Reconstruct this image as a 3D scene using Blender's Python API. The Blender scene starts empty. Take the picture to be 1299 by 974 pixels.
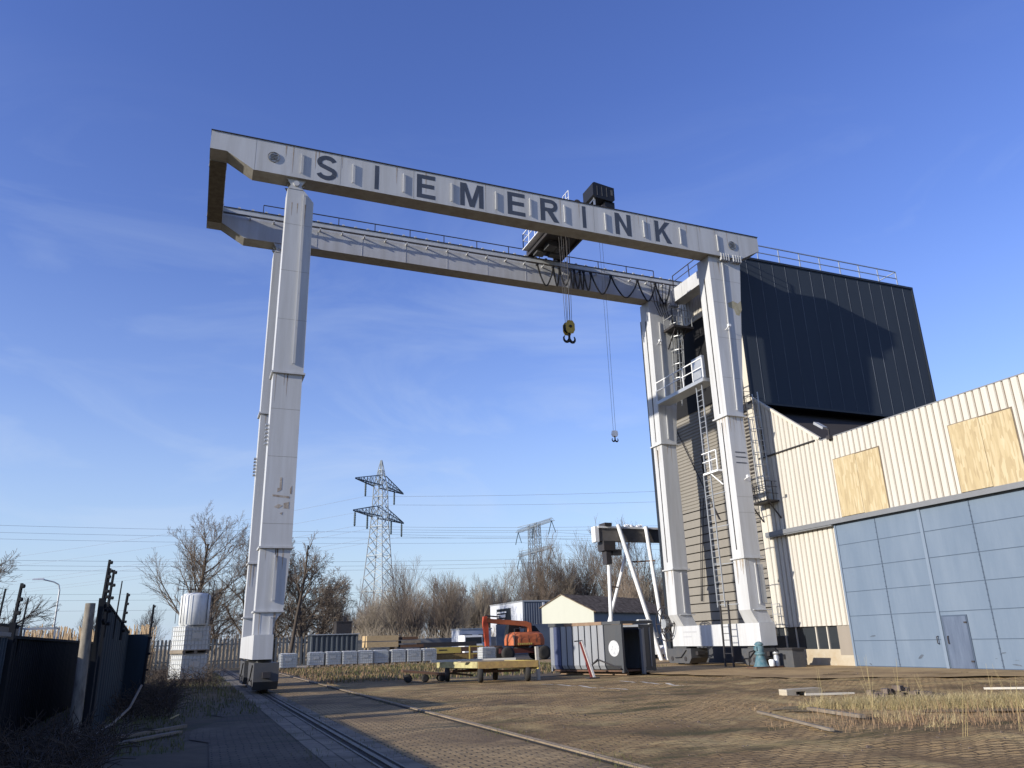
import bpy, bmesh, math, random
from mathutils import Vector, Matrix
random.seed(11)
SC = bpy.context.scene
COL = SC.collection
PI = math.pi

# ------------------------------------------------------------------ materials
def new_mat(name):
    m = bpy.data.materials.new(name); m.use_nodes = True
    nt = m.node_tree
    return m, nt, nt.nodes['Principled BSDF']

def rgb(c): return (c[0], c[1], c[2], 1.0)

def paint(name, c, rough=0.5, metal=0.0, c2=None, amount=0.35, scale=2.0, stretch=(1, 1, 0.12), streak=True,
          bump=0.0, bscale=30.0, spots=None, spot_amount=0.06, spot_scale=1.3, spec=0.35):
    """Painted / weathered surface: base colour, soft vertical streaks of c2, optional rust or dirt spots."""
    m, nt, b = new_mat(name)
    N, L = nt.nodes, nt.links
    b.inputs['Roughness'].default_value = rough
    b.inputs['Metallic'].default_value = metal
    b.inputs['Specular IOR Level'].default_value = spec
    tc = N.new('ShaderNodeTexCoord')
    if c2 is None: c2 = tuple(x * 0.72 for x in c)
    mp = N.new('ShaderNodeMapping'); mp.inputs['Scale'].default_value = stretch if streak else (1, 1, 1)
    L.new(tc.outputs['Object'], mp.inputs['Vector'])
    n1 = N.new('ShaderNodeTexNoise'); n1.inputs['Scale'].default_value = scale; n1.inputs['Detail'].default_value = 8
    n1.inputs['Roughness'].default_value = 0.65
    L.new(mp.outputs['Vector'], n1.inputs['Vector'])
    r1 = N.new('ShaderNodeValToRGB'); r1.color_ramp.elements[0].position = 0.38; r1.color_ramp.elements[1].position = 0.72
    L.new(n1.outputs['Fac'], r1.inputs['Fac'])
    mu = N.new('ShaderNodeMath'); mu.operation = 'MULTIPLY'; mu.inputs[1].default_value = amount
    L.new(r1.outputs['Color'], mu.inputs[0])
    mx = N.new('ShaderNodeMix'); mx.data_type = 'RGBA'
    mx.inputs['A'].default_value = rgb(c); mx.inputs['B'].default_value = rgb(c2)
    L.new(mu.outputs[0], mx.inputs['Factor'])
    out = mx.outputs['Result']
    if spots:
        n2 = N.new('ShaderNodeTexNoise'); n2.inputs['Scale'].default_value = spot_scale; n2.inputs['Detail'].default_value = 10
        n2.inputs['Roughness'].default_value = 0.75
        L.new(tc.outputs['Object'], n2.inputs['Vector'])
        r2 = N.new('ShaderNodeValToRGB'); r2.color_ramp.elements[0].position = 0.70 - spot_amount; r2.color_ramp.elements[1].position = 0.76
        L.new(n2.outputs['Fac'], r2.inputs['Fac'])
        m2 = N.new('ShaderNodeMix'); m2.data_type = 'RGBA'
        m2.inputs['B'].default_value = rgb(spots)
        L.new(out, m2.inputs['A']); L.new(r2.outputs['Color'], m2.inputs['Factor'])
        out = m2.outputs['Result']
    L.new(out, b.inputs['Base Color'])
    if bump:
        n3 = N.new('ShaderNodeTexNoise'); n3.inputs['Scale'].default_value = bscale; n3.inputs['Detail'].default_value = 6
        L.new(tc.outputs['Object'], n3.inputs['Vector'])
        bp = N.new('ShaderNodeBump'); bp.inputs['Strength'].default_value = bump; bp.inputs['Distance'].default_value = 0.05
        L.new(n3.outputs['Fac'], bp.inputs['Height']); L.new(bp.outputs['Normal'], b.inputs['Normal'])
    return m

def plain(name, c, rough=0.6, metal=0.0): return paint(name, c, rough, metal, amount=0.3, scale=4, streak=False)

WHITE = paint('crane_white_paint', (0.52, 0.525, 0.52), 0.45, c2=(0.35, 0.34, 0.31), amount=0.62, scale=2.4, stretch=(1, 1, 0.07), spots=(0.24, 0.17, 0.10), spot_amount=0.005, spot_scale=1.1, spec=0.25)
WHITE2 = paint('clean_white_paint', (0.78, 0.78, 0.76), 0.45, amount=0.2)
GALV = paint('galvanised_steel', (0.45, 0.46, 0.46), 0.45, 0.5, amount=0.3, streak=False)
DARKSTEEL = paint('dark_steel', (0.035, 0.035, 0.038), 0.55, 0.1, c2=(0.07, 0.05, 0.04), amount=0.5, streak=False)
BLACK = paint('black_cable', (0.012, 0.012, 0.013), 0.6, streak=False)
LETTER = paint('dark_grey_letter_paint', (0.055, 0.065, 0.085), 0.5, c2=(0.09, 0.10, 0.12), amount=0.5, streak=False)
RUSTFADE = paint('bare_primer_patch', (0.34, 0.29, 0.17), 0.7, c2=(0.5, 0.46, 0.33), amount=0.8, scale=5, streak=False)
BROWNFADE = paint('brown_paint_remains', (0.25, 0.19, 0.14), 0.7, c2=(0.55, 0.5, 0.42), amount=0.9, scale=7, streak=False)
BOGIE = paint('dark_grey_machine_paint', (0.07, 0.073, 0.078), 0.55, c2=(0.11, 0.10, 0.085), amount=0.6, scale=3, streak=False)
RUST = paint('rusty_steel', (0.13, 0.07, 0.04), 0.8, c2=(0.06, 0.04, 0.03), amount=0.8, scale=5, streak=False)
TRACK = paint('polished_track_steel', (0.10, 0.085, 0.07), 0.5, 0.5, c2=(0.05, 0.035, 0.025), amount=0.7, scale=3, streak=False)

NAVY = paint('navy_cladding', (0.050, 0.062, 0.078), 0.65, c2=(0.042, 0.052, 0.066), amount=0.6, scale=0.5, spec=0.06)
SEAM = paint('pale_joint_strip', (0.22, 0.25, 0.29), 0.5, amount=0.2)
GROOVE = paint('dark_sheet_groove', (0.17, 0.135, 0.10), 0.8, c2=(0.12, 0.095, 0.07), amount=0.6, scale=3)  # dark brown tone for the sheet grooves and the battens
CREAM = paint('cream_corrugated_sheet', (0.545, 0.515, 0.445), 0.6, c2=(0.42, 0.385, 0.32), amount=0.55, scale=2.4, stretch=(1, 1, 0.08), spots=(0.44, 0.36, 0.26), spot_amount=-0.02, spot_scale=2.2)
CREAMFLAT = paint('cream_flat_sheet', (0.57, 0.53, 0.445), 0.6, c2=(0.47, 0.425, 0.34), amount=0.5, scale=2)
DOORGREY = paint('folding_door_slats', (0.235, 0.215, 0.18), 0.62, c2=(0.19, 0.175, 0.148), amount=0.5, scale=1.2)
DOORGAP = paint('folding_door_gaps', (0.06, 0.052, 0.045), 0.8)
ROOF = paint('dark_bitumen_roof', (0.035, 0.03, 0.028), 0.9, streak=False)
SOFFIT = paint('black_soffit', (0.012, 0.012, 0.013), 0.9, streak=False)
BLUE = paint('blue_door_paint', (0.125, 0.168, 0.225), 0.65, c2=(0.18, 0.225, 0.28), amount=0.55, scale=1.3, stretch=(1, 1, 0.2), spots=(0.09, 0.105, 0.13), spot_amount=-0.005, spot_scale=0.9, bump=0.25, bscale=1.2)
BLUE2 = paint('darker_blue_door_paint', (0.075, 0.098, 0.145), 0.5, c2=(0.19, 0.24, 0.32), amount=0.5, scale=3)
BLUESEAM = paint('blue_grey_strip', (0.06, 0.085, 0.125), 0.6)
TRIM = paint('grey_steel_channel', (0.22, 0.225, 0.23), 0.5, 0.3)
CONC = paint('stained_concrete', (0.44, 0.39, 0.30), 0.9, c2=(0.34, 0.25, 0.14), amount=0.7, scale=1.2, streak=False, bump=0.3)
DARKPLINTH = paint('dark_plinth', (0.06, 0.062, 0.065), 0.8, streak=False)
BEIGEPANEL = paint('beige_grey_panel', (0.27, 0.235, 0.19), 0.7)

def glass_mat(name, tint=(0.03, 0.035, 0.04)):
    m, nt, b = new_mat(name)
    b.inputs['Base Color'].default_value = rgb(tint); b.inputs['Roughness'].default_value = 0.08
    b.inputs['Specular IOR Level'].default_value = 0.7
    return m
GLASS = glass_mat('dark_window_glass')

def osb_mat():
    m, nt, b = new_mat('chipboard'); N, L = nt.nodes, nt.links
    tc = N.new('ShaderNodeTexCoord'); mp = N.new('ShaderNodeMapping'); mp.inputs['Scale'].default_value = (1, 1, 0.16)
    L.new(tc.outputs['Object'], mp.inputs['Vector'])
    v = N.new('ShaderNodeTexVoronoi'); v.inputs['Scale'].default_value = 13
    L.new(mp.outputs['Vector'], v.inputs['Vector'])
    n = N.new('ShaderNodeTexNoise'); n.inputs['Scale'].default_value = 2.2; n.inputs['Detail'].default_value = 8
    L.new(mp.outputs['Vector'], n.inputs['Vector'])
    r = N.new('ShaderNodeValToRGB')
    e = r.color_ramp.elements
    e[0].position = 0.1; e[0].color = (0.31, 0.235, 0.13, 1)
    e[1].position = 0.9; e[1].color = (0.56, 0.47, 0.31, 1)
    k = e.new(0.5); k.color = (0.43, 0.34, 0.19, 1)
    a = N.new('ShaderNodeMix'); a.data_type = 'FLOAT'; a.inputs['Factor'].default_value = 0.55
    sp = N.new('ShaderNodeSeparateColor'); L.new(v.outputs['Color'], sp.inputs['Color'])
    L.new(sp.outputs['Red'], a.inputs['A']); L.new(n.outputs['Fac'], a.inputs['B'])
    L.new(a.outputs['Result'], r.inputs['Fac']); L.new(r.outputs['Color'], b.inputs['Base Color'])
    b.inputs['Roughness'].default_value = 0.8
    return m
OSB = osb_mat()

YELLOW = paint('faded_yellow_paint', (0.50, 0.39, 0.10), 0.6, c2=(0.36, 0.26, 0.08), amount=0.6, scale=3, streak=False, spots=(0.15, 0.09, 0.05), spot_amount=0.03, spot_scale=3)
PALEYELLOW = paint('pale_yellow_board', (0.46, 0.42, 0.20), 0.75, c2=(0.24, 0.19, 0.09), amount=0.9, scale=4, streak=False, spots=(0.12, 0.08, 0.04), spot_amount=0.01, spot_scale=5)
WOODROT = paint('weathered_yellow_timber', (0.28, 0.19, 0.065), 0.8, c2=(0.16, 0.10, 0.05), amount=0.9, scale=6, streak=False)
TIMBER = paint('sawn_timber', (0.50, 0.37, 0.20), 0.8, c2=(0.34, 0.23, 0.12), amount=0.7, scale=4, streak=False)
OLDWOOD = paint('grey_weathered_wood', (0.24, 0.20, 0.15), 0.9, c2=(0.14, 0.11, 0.08), amount=0.8, scale=6, stretch=(0.4, 0.4, 0.3))
ORANGE = paint('orange_machine_paint', (0.46, 0.125, 0.045), 0.65, c2=(0.25, 0.085, 0.045), amount=0.7, scale=3, streak=False, spots=(0.12, 0.07, 0.04), spot_amount=0.0, spot_scale=4)
REDOR = paint('red_orange_paint', (0.50, 0.08, 0.035), 0.5, amount=0.5, streak=False)
MAROON = paint('maroon_chassis', (0.10, 0.03, 0.025), 0.7, amount=0.4, streak=False)
TYRE = paint('tyre_rubber', (0.022, 0.021, 0.020), 0.85, c2=(0.07, 0.06, 0.045), amount=0.5, streak=False)
CONTGREY = paint('grey_container_paint', (0.20, 0.215, 0.235), 0.55, c2=(0.13, 0.115, 0.10), amount=0.6, scale=2.2, spots=(0.12, 0.07, 0.04), spot_amount=0.0, spot_scale=2)
CONTBLUE = paint('navy_container_paint', (0.05, 0.065, 0.13), 0.5, amount=0.4)
CONTDARK = paint('charcoal_container_paint', (0.045, 0.05, 0.056), 0.55, c2=(0.075, 0.07, 0.065), amount=0.6, scale=2)
CONTRUST = paint('rusty_rim', (0.28, 0.19, 0.12), 0.8, c2=(0.14, 0.09, 0.06), amount=0.8, streak=False)
TEAL = paint('teal_motor_paint', (0.045, 0.13, 0.16), 0.6, c2=(0.20, 0.25, 0.25), amount=0.8, streak=False, scale=5)
IBCW = paint('translucent_white_plastic', (0.66, 0.67, 0.65), 0.5, c2=(0.46, 0.47, 0.45), amount=0.5, scale=3, streak=False)
RENDERWHITE = paint('cream_render', (0.50, 0.50, 0.41), 0.85, c2=(0.43, 0.43, 0.35), amount=0.4, scale=0.8)
SLATE = paint('mottled_roof_tiles', (0.10, 0.072, 0.048), 0.95, c2=(0.30, 0.225, 0.15), amount=1.0, scale=1.6, streak=False, spec=0.02)
GREYCLAD = paint('slate_grey_cladding', (0.10, 0.12, 0.155), 0.5, amount=0.3)
PALECLAD = paint('pale_grey_cladding', (0.55, 0.57, 0.60), 0.6, amount=0.25)
FENCEGREY = paint('grey_green_fence_steel', (0.10, 0.115, 0.125), 0.7, c2=(0.06, 0.065, 0.07), amount=0.7, scale=2)
FENCEBLUE = paint('dark_blue_grey_fence_sheet', (0.030, 0.044, 0.055), 0.75, c2=(0.015, 0.02, 0.026), amount=0.8, scale=1.6, spots=(0.10, 0.10, 0.10), spot_amount=-0.03, spot_scale=3, spec=0.08)
FENCEBLACK = paint('blackened_fence_board', (0.018, 0.02, 0.023), 0.8, c2=(0.04, 0.04, 0.04), amount=0.6, spec=0.08)
POSTW = paint('bleached_round_post', (0.27, 0.24, 0.19), 0.9, c2=(0.08, 0.065, 0.05), amount=1.0, scale=7, stretch=(1, 1, 0.3), spots=(0.05, 0.045, 0.03), spot_amount=0.03, spot_scale=4)
BARK = paint('grey_brown_bark', (0.085, 0.066, 0.050), 0.95, c2=(0.05, 0.04, 0.032), amount=0.8, scale=6)
TWIG = paint('brown_twigs', (0.13, 0.10, 0.074), 0.95, streak=False)
TWIGRED = paint('reddish_brown_twigs', (0.22, 0.172, 0.128), 0.95, c2=(0.16, 0.125, 0.095), streak=False, amount=0.6, scale=0.3)
TWIGTAN = paint('tan_twigs', (0.26, 0.218, 0.162), 0.95, c2=(0.18, 0.15, 0.115), streak=False, amount=0.6, scale=0.3)
IVY = paint('ivy_leaves', (0.028, 0.036, 0.018), 0.7, streak=False)
REED = paint('dry_reed', (0.40, 0.29, 0.17), 0.9, c2=(0.28, 0.19, 0.11), streak=False, amount=0.7, scale=2)
STRAW = paint('straw_grass', (0.44, 0.345, 0.17), 0.9, c2=(0.27, 0.235, 0.10), streak=False, amount=0.8, scale=1.5)
STRAWBROWN = paint('brown_dead_stalks', (0.24, 0.15, 0.085), 0.9, c2=(0.36, 0.26, 0.15), streak=False, amount=0.8, scale=2)
MOSSG = paint('mossy_grass', (0.085, 0.10, 0.025), 0.9, c2=(0.14, 0.12, 0.05), streak=False, amount=0.8, scale=2)
BRAMBLE = paint('dark_bramble', (0.05, 0.04, 0.03), 0.9, c2=(0.09, 0.06, 0.04), streak=False, amount=0.8, scale=3)
PYLONM = paint('galvanised_lattice', (0.42, 0.45, 0.44), 0.6, 0.1, amount=0.2, streak=False)
PYLONF = paint('faded_lattice', (0.22, 0.25, 0.27), 0.7, 0.0, amount=0.2, streak=False)
INSUL = paint('dark_insulator', (0.03, 0.055, 0.065), 0.4, streak=False)
WIRE = paint('overhead_wire', (0.16, 0.18, 0.21), 0.6, 0.2, streak=False)
BRICKRED = paint('dark_brick_debris', (0.10, 0.075, 0.06), 0.95, c2=(0.19, 0.15, 0.12), amount=0.9, scale=5, streak=False)
REDWHITE = paint('red_barrier_paint', (0.22, 0.045, 0.035), 0.6, streak=False)

# ------------------------------------------------------------------ mesh builder
W = {}                                    # world base of every object built
class MB:
    def __init__(s): s.v = []; s.f = []; s.sm = []
    def add(s, vs, fs, smooth=False):
        o = len(s.v); s.v.extend(tuple(p) for p in vs)
        for f in fs: s.f.append(tuple(o + i for i in f)); s.sm.append(smooth)
        return s
    def box(s, x0, x1, y0, y1, z0, z1):
        return s.add([(x0, y0, z0), (x1, y0, z0), (x1, y1, z0), (x0, y1, z0), (x0, y0, z1), (x1, y0, z1), (x1, y1, z1), (x0, y1, z1)],
                     [(0, 3, 2, 1), (4, 5, 6, 7), (0, 1, 5, 4), (1, 2, 6, 5), (2, 3, 7, 6), (3, 0, 4, 7)])
    def hexa(s, lo, hi):                  # two quads, bottom and top, same winding
        return s.add(list(lo) + list(hi), [(0, 3, 2, 1), (4, 5, 6, 7), (0, 1, 5, 4), (1, 2, 6, 5), (2, 3, 7, 6), (3, 0, 4, 7)])
    def prism(s, pts, a, b, axis='y'):    # polygon extruded along axis from a to b
        n = len(pts)
        def P(p, t):
            if axis == 'y': return (p[0], t, p[1])
            if axis == 'x': return (t, p[0], p[1])
            return (p[0], p[1], t)
        vs = [P(p, a) for p in pts] + [P(p, b) for p in pts]
        fs = [tuple(range(n)), tuple(range(2 * n - 1, n - 1, -1))] + [(i, i + n, (i + 1) % n + n, (i + 1) % n) for i in range(n)]
        return s.add(vs, fs)
    def tube(s, p, q, r, n=6, r2=None, cap=True, smooth=None):
        p = Vector(p); q = Vector(q); d = q - p
        if d.length < 1e-6: return s
        d.normalize(); u = d.orthogonal().normalized(); w = d.cross(u)
        if r2 is None: r2 = r
        vs = []
        for k, (c, rr) in enumerate(((p, r), (q, r2))):
            for i in range(n):
                a = 2 * PI * i / n
                vs.append(c + (u * math.cos(a) + w * math.sin(a)) * rr)
        fs = [(i, (i + 1) % n, (i + 1) % n + n, i + n) for i in range(n)]
        s.add(vs, fs, smooth if smooth is not None else n > 6)
        if cap:
            s.add(vs[:n], [tuple(range(n - 1, -1, -1))]); s.add(vs[n:], [tuple(range(n))])
        return s
    def path(s, pts, r, n=5):
        for a, b in zip(pts, pts[1:]): s.tube(a, b, r, n)
        return s
    def bar(s, p, q, w, h=None):          # rectangular bar
        p = Vector(p); q = Vector(q); d = (q - p)
        if d.length < 1e-6: return s
        d.normalize(); h = h or w
        up = Vector((0, 0, 1)) if abs(d.z) < 0.95 else Vector((0, 1, 0))
        u = d.cross(up).normalized() * (w / 2); v = u.cross(d).normalized() * (h / 2)
        lo = [p - u - v, p + u - v, p + u + v, p - u + v]; hi = [q - u - v, q + u - v, q + u + v, q - u + v]
        return s.hexa(lo, hi)
    def lathe(s, c, prof, axis='z', n=20, smooth=True):   # prof: (radius, along)
        vs = []
        for (r, t) in prof:
            for i in range(n):
                a = 2 * PI * i / n; x, y = r * math.cos(a), r * math.sin(a)
                if axis == 'z': vs.append((c[0] + x, c[1] + y, c[2] + t))
                elif axis == 'x': vs.append((c[0] + t, c[1] + x, c[2] + y))
                else: vs.append((c[0] + y, c[1] + t, c[2] + x))
        fs = []
        for k in range(len(prof) - 1):
            for i in range(n):
                fs.append((k * n + i, k * n + (i + 1) % n, (k + 1) * n + (i + 1) % n, (k + 1) * n + i))
        s.add(vs, fs, smooth)
        s.add(vs[:n], [tuple(range(n - 1, -1, -1))]); s.add(vs[-n:], [tuple(range(n))])
        return s
    def rot(s, ang, c=(0, 0)):
        ca, sa = math.cos(ang), math.sin(ang)
        s.v = [(c[0] + (x - c[0]) * ca - (y - c[1]) * sa, c[1] + (x - c[0]) * sa + (y - c[1]) * ca, z) for x, y, z in s.v]
        return s
    def build(s, name, m, parent=None, base=None, fix=True):
        """Link the collected faces as ONE mesh object. Vertices are given in the space of the top-level thing's base."""
        me = bpy.data.meshes.new(name)
        off = Vector(base) if base else Vector((0, 0, 0))
        me.from_pydata([tuple(Vector(v) - off) for v in s.v], [], s.f)
        me.polygons.foreach_set('use_smooth', s.sm)
        me.materials.append(m)
        if fix:
            bm = bmesh.new(); bm.from_mesh(me); bmesh.ops.recalc_face_normals(bm, faces=bm.faces); bm.to_mesh(me); bm.free()
        me.update()
        o = bpy.data.objects.new(name, me); COL.objects.link(o)
        o.location = off
        if parent: o.parent = parent
        return o

def tag(o, label, cat, group=None, kind=None):
    o['label'] = label; o['category'] = cat
    if group: o['group'] = group
    if kind: o['kind'] = kind
    return o
def setting(o, kind='structure', label=None, cat=None):
    o['kind'] = kind
    if label: o['label'] = label
    if cat: o['category'] = cat
    return o
def thing(name, loc, label, cat, group=None, rz=0):
    o = bpy.data.objects.new(name, None); COL.objects.link(o); o.empty_display_size = 0.3
    o.location = loc; o.rotation_euler = (0, 0, rz)
    return tag(o, label, cat, group)
class Kit:
    """Parts of one thing, written in world coordinates and stored relative to the thing's base."""
    def __init__(s, root): s.root = root; s.base = Vector(root.location)
    def part(s, mb, name, m, parent=None):
        mb.v = [tuple(Vector(v) - s.base) for v in mb.v]
        return mb.build(name, m, parent or s.root)
    def pieces(s, mb, name, m, parent=None):
        """every separate island of mb as a part of its own"""
        par = list(range(len(mb.v)))
        def find(i):
            while par[i] != i: par[i] = par[par[i]]; i = par[i]
            return i
        for f in mb.f:
            for a in f[1:]: par[find(a)] = find(f[0])
        groups = {}
        for f in mb.f: groups.setdefault(find(f[0]), []).append(f)
        out = []
        for fs in groups.values():
            ids = sorted({i for f in fs for i in f}); ix = {v: k for k, v in enumerate(ids)}
            p = MB(); p.add([mb.v[i] for i in ids], [tuple(ix[i] for i in f) for f in fs]); out.append(s.part(p, name, m, parent))
        return out
def kids(o): return [c for c in bpy.data.objects if c.parent == o]
def dup(o, loc, rz=0, scale=1.0, label=None, group=None, parent=None):
    c = o.copy(); COL.objects.link(c)
    if parent: c.parent = parent
    else:
        c.location = loc; c.rotation_euler = (0, 0, rz); c.scale = (scale,) * 3 if not isinstance(scale, tuple) else scale
        if label: c['label'] = label
        if group: c['group'] = group
        elif group == '' and 'group' in c: del c['group']
    for ch in kids(o): dup(ch, None, parent=c)
    return c

# ------------------------------------------------------------------ camera, light, sky
cam_d = bpy.data.cameras.new('camera'); cam = bpy.data.objects.new('camera', cam_d); COL.objects.link(cam)
cam_d.sensor_fit = 'HORIZONTAL'; cam_d.sensor_width = 36; cam_d.lens = 36 * 975.0 / 1299.0
cam_d.clip_start = 0.1; cam_d.clip_end = 6000
CR = [[0.9285262, -0.3702426, -0.0275597], [0.0928445, 0.3034333, -0.9483186], [0.3594705, 0.8779799, 0.3161208]]
cam.matrix_world = Matrix(((CR[0][0], -CR[1][0], -CR[2][0], 0), (CR[0][1], -CR[1][1], -CR[2][1], 0), (CR[0][2], -CR[1][2], -CR[2][2], 1.6), (0, 0, 0, 1)))
SC.camera = cam

TOSUN = Vector((-1.0, -0.175, 0.309)).normalized()
sun_d = bpy.data.lights.new('sun', 'SUN'); sun = bpy.data.objects.new('sun', sun_d); COL.objects.link(sun)
sun_d.energy = 5.0; sun_d.angle = math.radians(0.5); sun_d.color = (1.0, 0.94, 0.85)
sun.rotation_euler = (-TOSUN).to_track_quat('-Z', 'Y').to_euler()
sun.location = (-40, -10, 40)

world = bpy.data.worlds.new('World'); SC.world = world; world.use_nodes = True
nt = world.node_tree; N, L = nt.nodes, nt.links
sky = N.new('ShaderNodeTexSky'); sky.sky_type = 'NISHITA'; sky.sun_disc = False
sky.sun_elevation = math.asin(TOSUN.z); sky.sun_rotation = math.atan2(TOSUN.x, TOSUN.y)
sky.altitude = 0; sky.air_density = 1.0; sky.dust_density = 0.35; sky.ozone_density = 3.2
bg = N['Background']; bg.inputs['Strength'].default_value = 0.11
# thin high cirrus, mixed by direction
tc = N.new('ShaderNodeTexCoord'); mp = N.new('ShaderNodeMapping'); mp.inputs['Scale'].default_value = (1.0, 1.0, 3.2)
mp.inputs['Rotation'].default_value = (0.15, 0.35, 0.4)
L.new(tc.outputs['Generated'], mp.inputs['Vector'])
cn = N.new('ShaderNodeTexNoise'); cn.inputs['Scale'].default_value = 2.6; cn.inputs['Detail'].default_value = 9; cn.inputs['Roughness'].default_value = 0.58
cn.inputs['Distortion'].default_value = 0.9
L.new(mp.outputs['Vector'], cn.inputs['Vector'])
cr = N.new('ShaderNodeValToRGB'); cr.color_ramp.elements[0].position = 0.50; cr.color_ramp.elements[1].position = 0.82
L.new(cn.outputs['Fac'], cr.inputs['Fac'])
cm = N.new('ShaderNodeMath'); cm.operation = 'MULTIPLY'; cm.inputs[1].default_value = 0.50
cz = N.new('ShaderNodeSeparateXYZ'); L.new(tc.outputs['Generated'], cz.inputs[0])
cq = N.new('ShaderNodeMapRange'); cq.inputs['From Min'].default_value = 0.62; cq.inputs['From Max'].default_value = 0.22; L.new(cz.outputs['Z'], cq.inputs['Value'])
cw_ = N.new('ShaderNodeMath'); cw_.operation = 'MULTIPLY'; L.new(cr.outputs['Color'], cw_.inputs[0]); L.new(cq.outputs['Result'], cw_.inputs[1])
L.new(cw_.outputs[0], cm.inputs[0])
mx = N.new('ShaderNodeMix'); mx.data_type = 'RGBA'; mx.inputs['B'].default_value = (4.6, 5.5, 7.0, 1)
L.new(cm.outputs[0], mx.inputs['Factor'])
hz = N.new('ShaderNodeSeparateXYZ'); L.new(tc.outputs['Generated'], hz.inputs[0])
hr = N.new('ShaderNodeValToRGB'); he = hr.color_ramp.elements
he[0].position = 0.0; he[0].color = (0.93,) * 3 + (1,); he[1].position = 0.62; he[1].color = (0, 0, 0, 1)
for p_, v_ in ((0.05, 0.78), (0.14, 0.48), (0.28, 0.17), (0.45, 0.03)): e_ = he.new(p_); e_.color = (v_, v_, v_, 1)
L.new(hz.outputs['Z'], hr.inputs['Fac'])
hm = N.new('ShaderNodeMix'); hm.data_type = 'RGBA'; hm.inputs['B'].default_value = (3.75, 4.6, 5.9, 1)
L.new(hr.outputs['Color'], hm.inputs['Factor'])
hs_ = N.new('ShaderNodeHueSaturation'); hs_.inputs['Saturation'].default_value = 1.13; hs_.inputs['Value'].default_value = 1.80; hs_.inputs['Hue'].default_value = 0.5245
L.new(sky.outputs['Color'], hs_.inputs['Color']); L.new(hs_.outputs['Color'], hm.inputs['A'])
L.new(hm.outputs['Result'], mx.inputs['A'])
L.new(mx.outputs['Result'], bg.inputs['Color'])
SC.view_settings.view_transform = 'Standard'; SC.view_settings.look = 'None'
SC.view_settings.exposure = 0.27; SC.view_settings.gamma = 1.0; SC.view_settings.use_curve_mapping = False
SC.cycles.max_bounces = 6; SC.cycles.diffuse_bounces = 3; SC.cycles.glossy_bounces = 3; SC.cycles.caustics_reflective = False

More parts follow.
